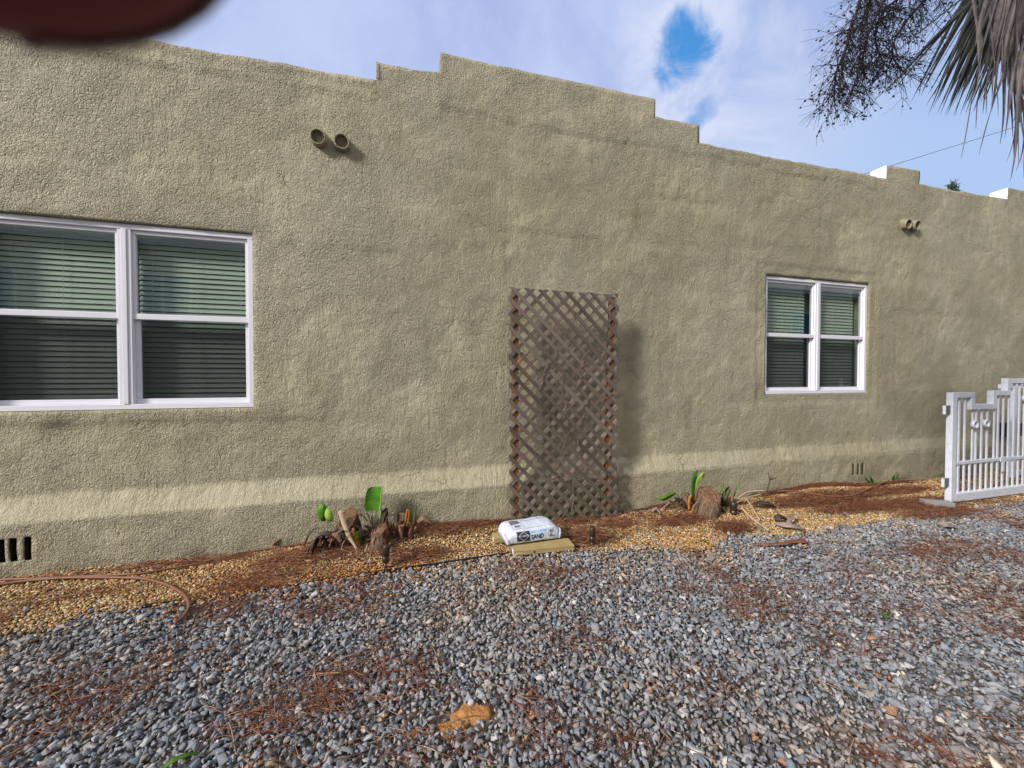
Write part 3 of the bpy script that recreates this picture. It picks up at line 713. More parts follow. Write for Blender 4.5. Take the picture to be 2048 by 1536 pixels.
# dead vine tangled in the lattice
vines = [[(1116, 688), (1110, 715), (1096, 728), (1080, 733), (1066, 745)], [(1096, 728), (1088, 745), (1083, 770), (1068, 790), (1050, 790), (1070, 798)], [(1088, 742), (1100, 732), (1118, 722)],
         [(1180, 700), (1166, 716), (1165, 728), (1160, 735), (1175, 728)], [(1166, 740), (1160, 765), (1150, 778)], [(1206, 700), (1204, 715), (1198, 725)], [(1206, 725), (1206, 738), (1198, 748)], [(1230, 783), (1214, 795), (1201, 803)],
         [(1182, 790), (1172, 808), (1163, 815), (1168, 830), (1160, 845), (1158, 862)], [(1132, 805), (1130, 820), (1128, 835), (1133, 850), (1128, 853)], [(1098, 842), (1100, 858), (1105, 868), (1102, 880), (1107, 892)], [(1145, 860), (1154, 872), (1156, 888), (1153, 897)],
         [(1130, 905), (1126, 915), (1114, 932), (1110, 940)], [(1126, 862), (1131, 880), (1126, 898), (1133, 915)], [(1200, 858), (1208, 855), (1222, 854)], [(1207, 872), (1206, 882), (1200, 890)], [(1160, 615), (1152, 622), (1140, 638)], [(1127, 655), (1133, 665), (1128, 680)], [(1141, 678), (1136, 690), (1133, 700)],
         [(1040, 698), (1042, 710), (1050, 720)], [(1125, 735), (1128, 745), (1118, 755), (1108, 762)], [(1130, 795), (1124, 788), (1122, 770), (1128, 752)], [(1232, 930), (1236, 940), (1230, 948)], [(1085, 948), (1100, 958), (1120, 950), (1135, 955), (1140, 975), (1146, 985)], [(1145, 975), (1148, 1000), (1143, 1020), (1150, 1034)], [(1120, 1040), (1132, 1025), (1138, 1010), (1134, 1000)], [(1098, 700), (1092, 690), (1085, 692)]]
bm = bmesh.new()
for k, v in enumerate(vines):
    P = [W(x, y, LY-.016-.012*random.random()+(.02 if i % 2 else 0)) for i, (x, y) in enumerate(v)]
    tube(bm, smooth_path(P, 5), [.0036, .0018], 5)
for k in range(24):          # fine dead tendrils, thicker toward the base
    x = random.uniform(1130, 1225); y = random.triangular(860, 1032, 1010); P = []
    for i in range(4):
        P.append(W(x, y, LY + random.choice((-.012, .022, .05)))); x += random.uniform(-14, 14); y -= random.uniform(-4, 18)
    tube(bm, smooth_path(P, 4), [.0022, .001], 4)
tag(build('dead_vine', bm, M['vine'], None, True), 'bare dead vine stems twisted through the wooden lattice', 'vine')

# ---------------------------------------------------------------- boards and sand bag
def board(p0, p1, width, th, label, tagside):
    d = (p1-p0); L = d.length; d.normalize(); bm = bmesh.new()
    box(bm, 0, L, 0, width, 0, th, .003)
    o = build('wood_board', bm, M['pine_wood']); o.rotation_euler = (0, 0, math.atan2(d.y, d.x)); o.location = (p0.x, p0.y, p0.z)
    tag(o, label, 'wooden board', 'boards under the sand bag')
    b2 = bmesh.new(); box(b2, -.0025, -.0002, .018, .062, .003, th-.004)
    t_ = build('paper_tag', b2, M['tag']); t_.parent = o
    if tagside:
        b3 = bmesh.new(); bmesh.ops.create_circle(b3, cap_ends=True, radius=.010, segments=14, matrix=Matrix.Translation((.17, -.0008, th*.42)) @ Matrix.Rotation(R(90), 4, 'X'))
        kn = build('wood_knot', b3, M['knot']); kn.parent = o
    return o
zb = .018
pA, pB = G(1028, 1112, zb), G(1149, 1100, zb); board(pA, pB, .150, .040, 'front pale yellow pine board with dark knot, sticking out before the sand bag', True)
pC, pD = G(988, 1087, zb), G(1085, 1078, zb); board(pC, pD, .125, .040, 'rear pale pine board mostly hidden under the left end of the sand bag', False)
zbag = zb + .040
BL, BW, BH = .480, .32, .128
bc = (G(1021, 1092, zbag) + G(1112, 1080, zbag))*.5; bdir = (G(1112, 1080, zbag) - G(1021, 1092, zbag)); brot = math.atan2(bdir.y, bdir.x) + .02
bag = empty('sand_bag', (bc.x + math.sin(-brot)*-BW*.5*-1*0 , bc.y + BW*.46, zbag)); bag.rotation_euler = (0, 0, brot)
tag(bag, 'white paper sack of sand with dark and blue printing on two boards', 'sand bag')
def bagpt(s, a, off=0.0):
    """s in -1..1 along the bag, a = angle around the cross-section (0 = front, 90 = top); returns local point"""
    e = max(0, 1-abs(s)**5.5)**.5
    wy = BW*.5*(.90 + .10*e); hz = BH*(.34 + .66*e**.8)*(1 - .05*math.cos(s*3))
    ca, sa = math.cos(a), math.sin(a); p = .66
    y = -math.copysign(abs(ca)**p, ca)*wy; zz = math.copysign(abs(sa)**(.72 if sa > 0 else .35), sa)*hz*.5
    z0 = hz*.5
    x = s*BL*.5*(1 - .03*abs(ca)**6) ; v = Vector((x, y, z0 + zz))
    wr = .004*nz((s*3, a*2, 1), 1.3) + .0025*nz((s*9, a*6, 3), 1.2)
    if zz > 0: v.z += .006*math.sin(s*2.2+.5)*sa
    n_ = Vector((0, -ca, sa)).normalized()
    return v + n_*(wr + off)
def rot_local(o): o.parent = bag; return o
bm = bmesh.new(); NS, NA = 64, 48; rings = []
for i in range(NS+1):
    s = -1 + 2*i/NS; rings.append([bm.verts.new(bagpt(s, 2*math.pi*k/NA)) for k in range(NA)])
for a, b in zip(rings, rings[1:]):
    for k in range(NA):
        f = bm.faces.new((a[k], a[(k+1) % NA], b[(k+1) % NA], b[k]))
bm.faces.new(rings[0]); bm.faces.new(rings[-1])
o = build('sack', bm, M['bag'], None, True); o.parent = bag
# folded, pasted end flaps
for sg in (-1, 1):
    bm = bmesh.new()
    for k, (aa, ab, ww) in enumerate(((-.3, .55, .05), (.5, 1.2, .05))):
        P = [bagpt(sg*.985, aa + (ab-aa)*t_/6, .004) + Vector((sg*(.002+.006*math.sin(t_/6*3.14)), 0, 0)) for t_ in range(7)]
        ribbon(bm, P, [.016+.008*math.sin(q/6*3.14) for q in range(7)], Vector((sg, .2, .5)), .002, .1)
    o = build('end_flap', bm, M['bag'], None, True); o.parent = bag
def decal(name, bm_flat, m):
    """bm_flat verts: x = s coordinate metres along bag, y = arc coordinate metres (0 at front face foot line) mapped to the curved bag"""
    bmesh.ops.triangulate(bm_flat, faces=bm_flat.faces)
    for it in range(4):
        es = [e for e in bm_flat.edges if e.calc_length() > .014]
        if not es: break
        bmesh.ops.subdivide_edges(bm_flat, edges=es, cuts=1); bmesh.ops.triangulate(bm_flat, faces=bm_flat.faces)
    for v in bm_flat.verts:
        s = v.co.x*1.2/(BL*.5); a = arc2ang(v.co.y*1.25); v.co = bagpt(s, a, .0012 + v.co.z)
    o = build(name, bm_flat, m, recalc=False); o.parent = bag; return o
# arc length table on the middle section
tab = []; L0 = 0; prev = bagpt(0, R(-60))
for k in range(0, 400):
    a = R(-60 + k*.6); p = bagpt(0, a); L0 += (p-prev).length; prev = p; tab.append((L0, a))
zero = next(l for l, a in tab if bagpt(0, a).z > .030)
def arc2ang(y):
    y += zero; return float(np.interp(y, [t_[0] for t_ in tab], [t_[1] for t_ in tab]))
def rect(bm, x0, x1, y0, y1, z=0): bm.faces.new([bm.verts.new(c) for c in ((x0, y0, z), (x1, y0, z), (x1, y1, z), (x0, y1, z))])
def outline(bm, x0, x1, y0, y1, t=.0016, z=0):
    rect(bm, x0, x1, y0, y0+t, z); rect(bm, x0, x1, y1-t, y1, z); rect(bm, x0, x0+t, y0+t, y1-t, z); rect(bm, x1-t, x1, y0+t, y1-t, z)
def text_bm(s, x, y, h, wfit=None, z=0.0, bold=.012):
    cu = bpy.data.curves.new('txt', 'FONT'); cu.body = s; cu.size = 1; cu.offset = bold; cu.resolution_u = 3
    ob = bpy.data.objects.new('txt', cu); C.objects.link(ob); dg = bpy.context.evaluated_depsgraph_get()
    me = bpy.data.meshes.new_from_object(ob.evaluated_get(dg)); bpy.data.objects.remove(ob); bpy.data.curves.remove(cu)
    bm = bmesh.new(); bm.from_mesh(me); bpy.data.meshes.remove(me)
    xs_ = [v.co.x for v in bm.verts]; ys_ = [v.co.y for v in bm.verts]; sx = (wfit/(max(xs_)-min(xs_))) if wfit else h/(max(ys_)-min(ys_)); sy = h/(max(ys_)-min(ys_))
    for v in bm.verts: v.co = Vector((x + (v.co.x-min(xs_))*sx, y + (v.co.y-min(ys_))*sy, z))
    return bm
hl = BL*.5
b = bmesh.new(); rect(b, -.135, -.035, .000, .066); decal('label_panel', b, M['ink_dark'])
b = bmesh.new()
cxm, cym = -.085, .033; ow, oh = .043, .028
for (ax, ay, bx_, by_) in ((-ow, 0, 0, oh), (0, oh, ow, 0), (ow, 0, 0, -oh), (0, -oh, -ow, 0)):
    d = Vector((bx_-ax, by_-ay)).normalized(); nn = Vector((-d.y, d.x))*.0011
    b.faces.new([b.verts.new((cxm+q[0], cym+q[1], .0008)) for q in ((ax+nn.x, ay+nn.y), (bx_+nn.x, by_+nn.y), (bx_-nn.x, by_-nn.y), (ax-nn.x, ay-nn.y))])
decal('logo_outline', b, M['tag'])
decal('logo_text', text_bm('QUIKRETE', -.122, .0265, .0135, .074, .0008, .02), M['tag'])
decal('label_text', text_bm('MULTI-PURPOSE', -.028, .047, .0125, .125, 0, .03), M['ink_blue'])
decal('label_text', text_bm('SAND', -.028, .006, .033, .098, 0, .045), M['ink_navy'])
b = bmesh.new(); outline(b, .106, .160, .000, .064); rect(b, -.033, .100, .0615, .0625); rect(b, .112, .154, .008, .020); decal('label_border', b, M['ink_grey'])
decal('label_text', text_bm('60', .115, .036, .023, .034, 0, .03), M['ink_dark']); decal('label_text', text_bm('LB', .122, .023, .009, .016, 0, .02), M['ink_dark'])
b = bmesh.new(); outline(b, -.140, .170, .092, .205, .0016); rect(b, -.062, -.060, .094, .203); decal('top_border', b, M['ink_grey'])
b = bmesh.new(); b.faces.new([b.verts.new((*q, 0)) for q in ((-.138, .160), (-.064, .185), (-.064, .245), (-.138, .245))]); decal('top_panel', b, M['ink_grey'])
decal('label_text', text_bm('60', -.122, .118, .030, .044, 0, .035), M['ink_dark']); decal('label_text', text_bm('LB', -.110, .100, .010, .024, 0, .02), M['ink_grey'])
decal('label_text', text_bm('MULTI-PURPOSE SAND', -.050, .214, .014, .20, 0, .02), M['ink_blue'])

# ---------------------------------------------------------------- garden lights
def garden_light(px, base_y, top_y, hood_bot_y, wpx, label, tilt=0):
    g = G(px, base_y); d = g.y; top = W(px, top_y, d).z; hb = W(px, hood_bot_y, d).z; r = abs(W(px+wpx/2, top_y, d).x - W(px-wpx/2, top_y, d).x)/2
    z0 = gzs(g.x, g.y); t = tag(empty('garden_light', (g.x, g.y, z0)), label, 'garden light', 'bronze path lights in the pebble bed')
    tm = Matrix.Rotation(tilt, 3, 'Y')
    def tf(p): return Vector((g.x, g.y, z0)) + tm @ (Vector(p))
    H, hbz = top-z0, hb-z0
    bm = bmesh.new(); tube(bm, [tf((0, 0, hbz)), tf((0, 0, hbz+.004)), tf((0, 0, hbz+.35*(H-hbz))), tf((0, 0, hbz+.36*(H-hbz))), tf((0, 0, hbz+.38*(H-hbz))), tf((0, 0, H-.006)), tf((0, 0, H))], [r*.86, r*.95, r*.97, r*.90, r, r, r*.86], 20)
    build('lamp_hood', bm, M['bronze'], t, True)
    bm = bmesh.new(); tube(bm, [tf((0, 0, -.05)), tf((0, 0, .002)), tf((0, 0, hbz-.004))], [.006, .010, .011], 10)
    build('stake', bm, M['bronze'], t, True)
garden_light(770, 1140, 1090, 1124, 15, 'short bronze path light in front of the left cut plant clump', .06)
garden_light(1184, 1094, 1054, 1083, 11, 'thin bronze path light standing alone right of the sand bag', .03)
garden_light(1467, 1036, 1004, 1030, 11, 'small dark path light beside the stump of the right clump')

# ---------------------------------------------------------------- hoses, edging
def gp(pts, lift=.012): return [Vector((G(*p).x, min(G(*p).y, WALL_Y-.14), 0)) + Vector((0, 0, 0)) for p in pts]
def hose(name, pts, r, label, m, cat, ends=None, lift=.016):
    P = smooth_path(gp(pts), 8)
    P = [Vector((p.x, p.y, gzs(p.x, p.y) + lift + (ends or 0)*0)) for p in P]
    bm = bmesh.new(); tube(bm, P, r, 8); return tag(build(name, bm, m, None, True), label, cat)
hose('irrigation_hose', [(-260, 1215), (-60, 1186), (0, 1176), (60, 1168), (150, 1162), (260, 1161), (300, 1165), (340, 1178), (368, 1198), (378, 1220), (368, 1242), (350, 1257)], .0095, 'brown rubber hose curling forward onto the grey stones at left', M['hose'], 'hose', lift=.024)
hose('irrigation_hose', [(-240, 1196), (-60, 1170), (0, 1165), (80, 1163), (180, 1158), (270, 1153), (330, 1143), (400, 1131), (480, 1112), (550, 1094), (600, 1083), (680, 1075), (800, 1062), (900, 1051), (1000, 1043), (1100, 1034)], .0075, 'brown hose running straight along the foot of the wall behind the left clump', M['hose'], 'hose', lift=.022)
hose('irrigation_hose', [(1200, 1023), (1240, 1019), (1290, 1012), (1330, 1005), (1400, 1000)], .012, 'dark tube along the wall foot between lattice and right clump', M['drydark'], 'hose', lift=.016)
hose('irrigation_hose', [(1552, 994), (1600, 997), (1650, 1001), (1700, 1000), (1735, 988), (1765, 971), (1800, 966), (1850, 966)], .009, 'dark brown hose over the straw under the right window', M['hose'], 'hose', lift=.050)
bm = bmesh.new()
def edge_strip(pts, zt):
    P = smooth_path(gp(pts), 4); L = [[], [], [], []]
    rows = []
    for i, p in enumerate(P):
        d = (P[min(i+1, len(P)-1)] - P[max(i-1, 0)]).normalized(); s = Vector((-d.y, d.x, 0))*.005
        rows.append([bm.verts.new((*(p+s).xy, -.02)), bm.verts.new((*(p+s).xy, zt)), bm.verts.new((*(p-s).xy, zt)), bm.verts.new((*(p-s).xy, -.02))])
    for a, b in zip(rows, rows[1:]):
        for k in range(4): bm.faces.new((a[k], a[(k+1) % 4], b[(k+1) % 4], b[k]))
    bm.faces.new(rows[0][::-1]); bm.faces.new(rows[-1])
edge_strip([(280, 1219), (330, 1211), (390, 1204), (437, 1197), (490, 1189), (544, 1181), (600, 1174), (640, 1166), (700, 1158), (747, 1150), (804, 1141), (880, 1131), (940, 1122), (1000, 1113), (1060, 1105), (1110, 1100), (1160, 1097)], .026)
tag(build('landscape_edging', bm, M['edging']), 'thin black plastic edging between pebbles and grey stones', 'edging')

# ---------------------------------------------------------------- plants
def stump(parent, px, by_, ty, wpx, d, m=None, lean=(0, 0), cut=(0, 0), name='stump', taper=.9, rough=.09, capm=None, facing=None):
    """trunk stub; by_/ty = photo rows of foot and top, wpx width"""
    m = m or M['stump']; base = W(px, by_, d); top = W(px+lean[0], ty, d); top.y += lean[1]
    r = abs(W(px+wpx/2, by_, d).x - W(px-wpx/2, by_, d).x)/2; base.z = min(base.z, gzs(base.x, base.y)+.0) - .02
    ax = (top-base); L = ax.length; ax.normalize(); e1 = ax.cross(Vector((0, 1, .1))).normalized(); e2 = ax.cross(e1)
    seg, rows = 28, 12; bm = bmesh.new(); rings = []; sd = random.random()*50
    cutd = Vector((cut[0], cut[1]))
    for j in range(rows+1):
        t = j/rows; rr = r*(1 + (taper-1)*t)*(1 + .05*math.sin(t*7+sd)); ring = []
        for k in range(seg):
            a = 2*math.pi*k/seg; dd = e1*math.cos(a) + e2*math.sin(a)
            q = 1 + rough*nz((math.cos(a)*2+sd, math.sin(a)*2, t*2.2), 1.4) + .035*math.sin(a*9+sd+t*2)
            h = t*L + (cutd.x*math.cos(a) + cutd.y*math.sin(a))*r*t**2
            ring.append(bm.verts.new(base + ax*h + dd*rr*q))
        rings.append(ring)
    for a_, b_ in zip(rings, rings[1:]):
        for k in range(seg): bm.faces.new((a_[k], a_[(k+1) % seg], b_[(k+1) % seg], b_[k])).smooth = True
    cen = base + ax*(L*1.0)
    prev = rings[-1]
    for fct, dz in ((.86, .006), (.80, -.006), (.5, .004), (.45, -.004)):
        ring = [bm.verts.new(cen + (v.co-cen)*fct + ax*(dz + .004*nz(v.co, 20))) for v in rings[-1]]
        for k in range(seg):
            f = bm.faces.new((prev[k], prev[(k+1) % seg], ring[(k+1) % seg], ring[k])); f.material_index = 1
        prev = ring
    f = bm.faces.new(prev); f.material_index = 1
    me = bpy.data.meshes.new(name); bm.to_mesh(me); bm.free(); me.materials.append(m); me.materials.append(capm or M['cut'])
    return link(name, me, None, parent)
def strip(parent, pts, d, wpx, m, name, dy=None, fold=.25, side=None, twist=0, thick=.002):
    """curved sheath/blade from photo points; wpx list of widths"""
    dy = dy or [0]*len(pts)
    P = smooth_path([W(x, y, d+e) for (x, y), e in zip(pts, dy)], 5)
    n = len(P); sc = d/ray(*pts[0]).y/F
    wd = list(np.interp(np.linspace(0, 1, n), np.linspace(0, 1, len(wpx)), [q*sc for q in wpx]))
    bm = bmesh.new(); ribbon(bm, P, wd, side or Vector((1, .25, .1)), thick, fold, twist=twist)
    return build(name, bm, m, parent, True)
def rods(parent, items, d, m, name):
    for pts, r, dy in items:
        P = smooth_path([W(x, y, d+dy*(i/(len(pts)-1))) for i, (x, y) in enumerate(pts)], 5); bm = bmesh.new()
        tube(bm, P, [r, r*.75], 8); build(name, bm, m, parent, True)

# left clump -------------------------------------------------------------
dL = G(757, 1112).y
cl_ = tag(empty('cut_plant_clump', (G(740, 1100).x, dL+.12, 0)), 'left clump of chopped brown stumps with one upright green half leaf', 'plant', 'cut back plant clumps along the wall')
stump(cl_, 757, 1113, 1060, 34, dL+.02, M['stump_pale'], (1, .01), (-.35, -.30), taper=.97)
stump(cl_, 699, 1090, 1034, 42, dL+.22, M['stump'], (-3, -.03), (-.45, -.65), taper=.92, rough=.16)
stump(cl_, 690, 1098, 1078, 24, dL+.06, M['stump'], (4, .02), (.2, 0), taper=.9, rough=.05)
stump(cl_, 806, 1068, 1026, 26, dL+.32, M['stump_pale'], (1, 0), (.1, .2), taper=.9, capm=M['dry'])
stump(cl_, 767, 1060, 1024, 20, dL+.26, M['stump'], (1, 0), (-.6, -.3), taper=.8, rough=.35, capm=M['drydark'])
stump(cl_, 722, 1092, 1062, 18, dL+.18, M['stump'], (2, 0), (.5, .3), taper=.8, rough=.2)
for k in range(26):        # torn red fibre sheaths round the right-hand stub
    x = random.uniform(778, 832); y0 = 1098 - (x-778)*.35 + random.uniform(-4, 5); y1 = random.uniform(1036, 1062)
    strip(cl_, [(x, y0), (x+random.uniform(-4, 4), (y0+y1)/2), (x+random.uniform(-7, 7), y1)], dL+.03+.2*random.random(), [6, 9, 3+4*random.random()], M['fibre'] if k % 3 else M['dry'], 'torn_sheath', fold=.4, side=Vector((1, random.uniform(-.8, .8), 0)))
strip(cl_, [(680, 1022), (688, 1048), (698, 1074), (712, 1096), (718, 1122)], dL-.02, [8, 9, 7, 4, 3], M['tan'], 'dry_blade', [.12, .08, .03, 0, 0], .3)
strip(cl_, [(706, 1056), (712, 1078), (722, 1100)], dL+.04, [5, 6, 4], M['ochre_stalk'], 'dry_blade', fold=.3)
strip(cl_, [(716, 1062), (719, 1085), (721, 1100)], dL+.05, [6, 7, 7], M['stalk'], 'dry_blade', fold=.5)
strip(cl_, [(708, 1058), (694, 1075), (684, 1092), (686, 1106)], dL, [2, 2, 2, 2], M['tan'], 'dry_blade', fold=.3)
strip(cl_, [(735, 1090), (731, 1104), (722, 1116), (726, 1120)], dL-.02, [3, 8, 4, 2], M['tan'], 'dry_blade', fold=.2)
# blackened arching sheaths
for pts, wd, dd in ([[(672, 1062), (656, 1064), (640, 1070), (630, 1084), (624, 1104)], [8, 14, 16, 13, 8], .08], [[(674, 1078), (655, 1064), (638, 1066), (628, 1082), (622, 1110)], [8, 12, 12, 10, 6], .0],
                    [[(676, 1082), (668, 1070), (655, 1066), (645, 1072), (640, 1086)], [6, 9, 10, 9, 4], .03], [[(662, 1072), (672, 1085), (678, 1100)], [6, 8, 6], .02], [[(643, 1070), (650, 1082), (655, 1095)], [5, 7, 3], .05], [[(712, 1034), (718, 1046), (719, 1062)], [4, 6, 5], .24]):
    strip(cl_, pts, dL+dd, wd, M['drydark'], 'rotten_sheath', fold=.35, side=Vector((.5, 1, .3)))
strip(cl_, [(664, 1068), (674, 1072), (682, 1084)], dL-.02, [4, 9, 5], M['dry'], 'dry_sheath', fold=.3)
rods(cl_, [([(828, 1048), (829, 1032), (832, 1013)], .009, 0)], dL+.3, M['stalk'], 'green_stalk')
rods(cl_, [([(811, 1052), (812, 1036), (815, 1019)], .010, 0), ([(815, 1050), (817, 1035), (818, 1020)], .007, 0), ([(793, 1112), (793, 1095), (794, 1082)], .010, 0)], dL+.18, M['ochre_stalk'], 'ochre_stalk')
rods(cl_, [([(760, 1052), (760, 1035), (763, 1018)], .0075, 0)], dL+.24, M['leaf_rib'], 'green_stalk')
rods(cl_, [([(720, 1028), (728, 1034), (735, 1042)], .006, 0), ([(733, 1025), (738, 1035), (742, 1048)], .005, 0), ([(780, 1024), (775, 1035), (770, 1048)], .006, 0), ([(743, 1032), (744, 1045), (746, 1058)], .007, 0), ([(724, 1078), (738, 1066), (746, 1056)], .004, 0)], dL+.2, M['twig'], 'dead_stalk')
random.seed(31)
for k in range(46):
    x = random.choice((random.gauss(712, 16), random.gauss(775, 26), random.gauss(745, 40))); y0 = 1098 - (x-700)*.22 + random.uniform(-14, 6); L_ = random.uniform(18, 44); a = random.gauss(0, .75)
    strip(cl_, [(x, y0), (x+math.sin(a)*L_*.5, y0-L_*.5), (x+math.sin(a)*L_+random.uniform(-6, 6), y0-L_*.75)], dL+random.uniform(.02, .26), [random.uniform(2, 7), random.uniform(4, 9), 2], M[random.choice(('drydark', 'dry', 'fibre', 'drydark', 'twig'))], 'dry_sheath', fold=.4, side=Vector((1, random.uniform(-1, 1), .2)))
for k in range(10):
    x = random.uniform(622, 690); y0 = random.uniform(1060, 1085); strip(cl_, [(x+12, y0-8), (x, y0), (x-10, y0+14), (x-14, y0+30)], dL+random.uniform(.0, .14), [3, 8, 7, 3], M['drydark' if k % 3 else 'dry'], 'rotten_sheath', fold=.4, side=Vector((.4, 1, .3)))
for cx_, hh, cnt_ in ((757, 1060, 16), (702, 1040, 16), (806, 1034, 8)):       # fibre sheaths clinging to the stumps
    for k in range(cnt_):
        x = cx_ + random.uniform(-24, 24); y0 = random.uniform(1086, 1114) if cx_ != 806 else random.uniform(1060, 1072); y1 = hh + random.uniform(4, 34)
        strip(cl_, [(x, y0), (x+random.uniform(-3, 3), (y0+y1)/2), (x+random.uniform(-9, 9), y1)], dL+random.choice((-.03, .0, .05, .12))+(.2 if cx_ != 757 else 0), [random.uniform(3, 8), random.uniform(5, 10), random.uniform(1, 4)], M[random.choice(('dry', 'fibre', 'drydark', 'stump'))], 'torn_sheath', fold=.45, side=Vector((1, random.uniform(-.9, .9), 0)))
# upright half leaf: midrib at right, cut straight across the top
def half_leaf(parent, mid, left_w, d, m, name):
    n = 60; P = smooth_path([W(x, y, d) for x, y in mid], 8); q_ = [i*(len(P)-1)/n for i in range(n+1)]; P = [P[int(f_)].lerp(P[min(int(f_)+1, len(P)-1)], f_-int(f_)) for f_ in q_]
    sc = d/ray(*mid[0]).y/F; bm = bmesh.new(); rows = []; cw = 8
    for i, p in enumerate(P):
        t = i/n; wl = np.interp(t, [0, .06, .3, .8, .93, 1], left_w)*sc; row = []
        for c in range(cw+1):
            u = c/cw; row.append(p + Vector((-wl*u, .035*math.sin(u*2.2) + .0009*math.sin(t*70+u)*u, -.012*u*u)))
        rows.append(row)
    fv = [[bm.verts.new(q) for q in r] for r in rows]; bv = [[bm.verts.new(q + Vector((0, .0012, 0))) for q in r] for r in rows]
    for i in range(n):
        for c in range(cw):
            bm.faces.new((fv[i][c], fv[i+1][c], fv[i+1][c+1], fv[i][c+1])); bm.faces.new((bv[i][c+1], bv[i+1][c+1], bv[i+1][c], bv[i][c]))
    lf = build(name, bm, m, parent, True, recalc=False)
    b2 = bmesh.new(); tube(b2, P, [.0075, .005], 8); build('midrib', b2, M['leaf_rib'], lf, True); return lf
half_leaf(cl_, [(760, 1021), (762, 1000), (764, 973)], [22, 27, 31, 30, 27, 24], dL+.22, M['leaf'], 'leaf')
def flat_leaf(parent, outline_px, d, m, name, bulge=.02, tilt=.0):
    pts = [W(x, y, d) for x, y in outline_px]; c = sum(pts, Vector())/len(pts); bm = bmesh.new(); fr, bk = [], []
    P = smooth_path(pts + [pts[0]], 4)[:-1]
    for lst, off in ((fr, 0), (bk, .0016)):
        cv = bm.verts.new(c + Vector((0, off-bulge, 0)))
        ring = [bm.verts.new(p + Vector((0, off + tilt*(p.x-c.x) + .006*nz(p, 20), 0))) for p in P]
        mid = [bm.verts.new(c*.5 + p*.5 + Vector((0, off-bulge*.8 + tilt*(p.x-c.x)*.5 + .005*nz(p, 31), 0))) for p in P]
        for k in range(len(P)):
            k2 = (k+1) % len(P)
            bm.faces.new((ring[k], ring[k2], mid[k2], mid[k])); bm.faces.new((mid[k], mid[k2], cv))
        lst.extend(ring)
    for k in range(len(P)):
        k2 = (k+1) % len(P); bm.faces.new((fr[k], bk[k], bk[k2], fr[k2]))
    return build(name, bm, m, parent, True)
flat_leaf(cl_, [(648, 1007), (638, 1011), (634, 1024), (638, 1038), (648, 1043), (654, 1032), (656, 1018)], dL+.10, M['leaf'], 'leaf')
flat_leaf(cl_, [(653, 1016), (649, 1030), (654, 1040), (665, 1043), (667, 1032), (662, 1020)], dL+.08, M['leaf_lime'], 'leaf')
rods(cl_, [([(652, 1038), (664, 1050), (676, 1066)], .003, 0)], dL+.1, M['stalk'], 'green_stalk')

# right clump ------------------------------------------------------------
dR = G(1412, 1038).y
cr_ = tag(empty('cut_plant_clump', (G(1412, 1030).x, dR+.1, 0)), 'right clump with one fat round stump and a folded green leaf', 'plant', 'cut back plant clumps along the wall')
stump(cr_, 1411, 1040, 990, 38, dR+.04, M['stump_pale'], (5, -.02), (-.30, -.55), taper=.92, capm=M['cut'], rough=.06)
for pts, wd, m, dd in ([[(1380, 1020), (1380, 1002), (1384, 990)], [6, 7, 5], 'ochre_stalk', .05], [[(1374, 1012), (1372, 996), (1368, 984)], [7, 8, 4], 'dry', .12], [[(1395, 1010), (1398, 992), (1403, 975)], [8, 10, 5], 'fibre', .16],
                       [[(1366, 1010), (1358, 1000), (1350, 994)], [7, 8, 5], 'drydark', .14], [[(1390, 1008), (1389, 990), (1393, 978)], [7, 8, 5], 'fibre', .2], [[(1424, 990), (1426, 981), (1420, 978)], [9, 9, 5], 'drydark', .18], [[(1404, 992), (1408, 984), (1418, 980)], [8, 9, 5], 'drydark', .2],
                       [[(1452, 1010), (1456, 996), (1462, 978)], [8, 10, 5], 'stalk', .12], [[(1446, 1000), (1452, 985), (1460, 974)], [8, 9, 5], 'drydark', .16], [[(1440, 1012), (1446, 1000), (1452, 990)], [9, 9, 5], 'drydark', .08], [[(1464, 1008), (1466, 992), (1468, 980)], [6, 6, 3], 'dry', .1],
                       [[(1361, 1015), (1352, 1020), (1344, 1024)], [4, 6, 4], 'dry', .05], [[(1386, 1024), (1390, 1012), (1398, 1004)], [6, 6, 4], 'dry', .0], [[(1436, 1012), (1448, 1024), (1455, 1038)], [4, 5, 3], 'drydark', .0]):
    strip(cr_, pts, dR+dd, wd, M[m], 'sheath', fold=.35, side=Vector((1, random.uniform(-.7, .7), 0)))
rods(cr_, [([(1362, 1008), (1363, 995), (1364, 983)], .007, 0), ([(1438, 990), (1442, 978), (1448, 967)], .009, 0), ([(1458, 1010), (1468, 992), (1474, 972), (1485, 950)], .006, 0), ([(1462, 1000), (1470, 984), (1474, 976)], .008, 0), ([(1446, 998), (1449, 984), (1451, 972)], .007, 0)], dR+.14, M['stalk'], 'green_stalk')
rods(cr_, [([(1350, 988), (1356, 992), (1360, 1000)], .004, 0)], dR+.14, M['twig'], 'dead_stalk')
flat_leaf(cr_, [(1384, 1000), (1378, 985), (1376, 965), (1381, 951), (1392, 944), (1405, 943), (1398, 958), (1390, 975), (1386, 990)], dR+.10, M['leaf'], 'leaf', .015, .6)
flat_leaf(cr_, [(1409, 944), (1408, 953), (1400, 964), (1392, 976), (1388, 988), (1389, 975), (1394, 960), (1402, 947)], dR+.085, M['leaf_lime'], 'leaf', .0)
flat_leaf(cr_, [(1311, 1001), (1325, 993), (1342, 985), (1352, 985), (1345, 992), (1330, 1001), (1320, 1000)], dR+.18, M['leaf'], 'leaf', .008)
flat_leaf(cr_, [(1312, 1002), (1330, 994), (1348, 986), (1338, 991), (1325, 998)], dR+.165, M['leaf_lime'], 'leaf', .0)
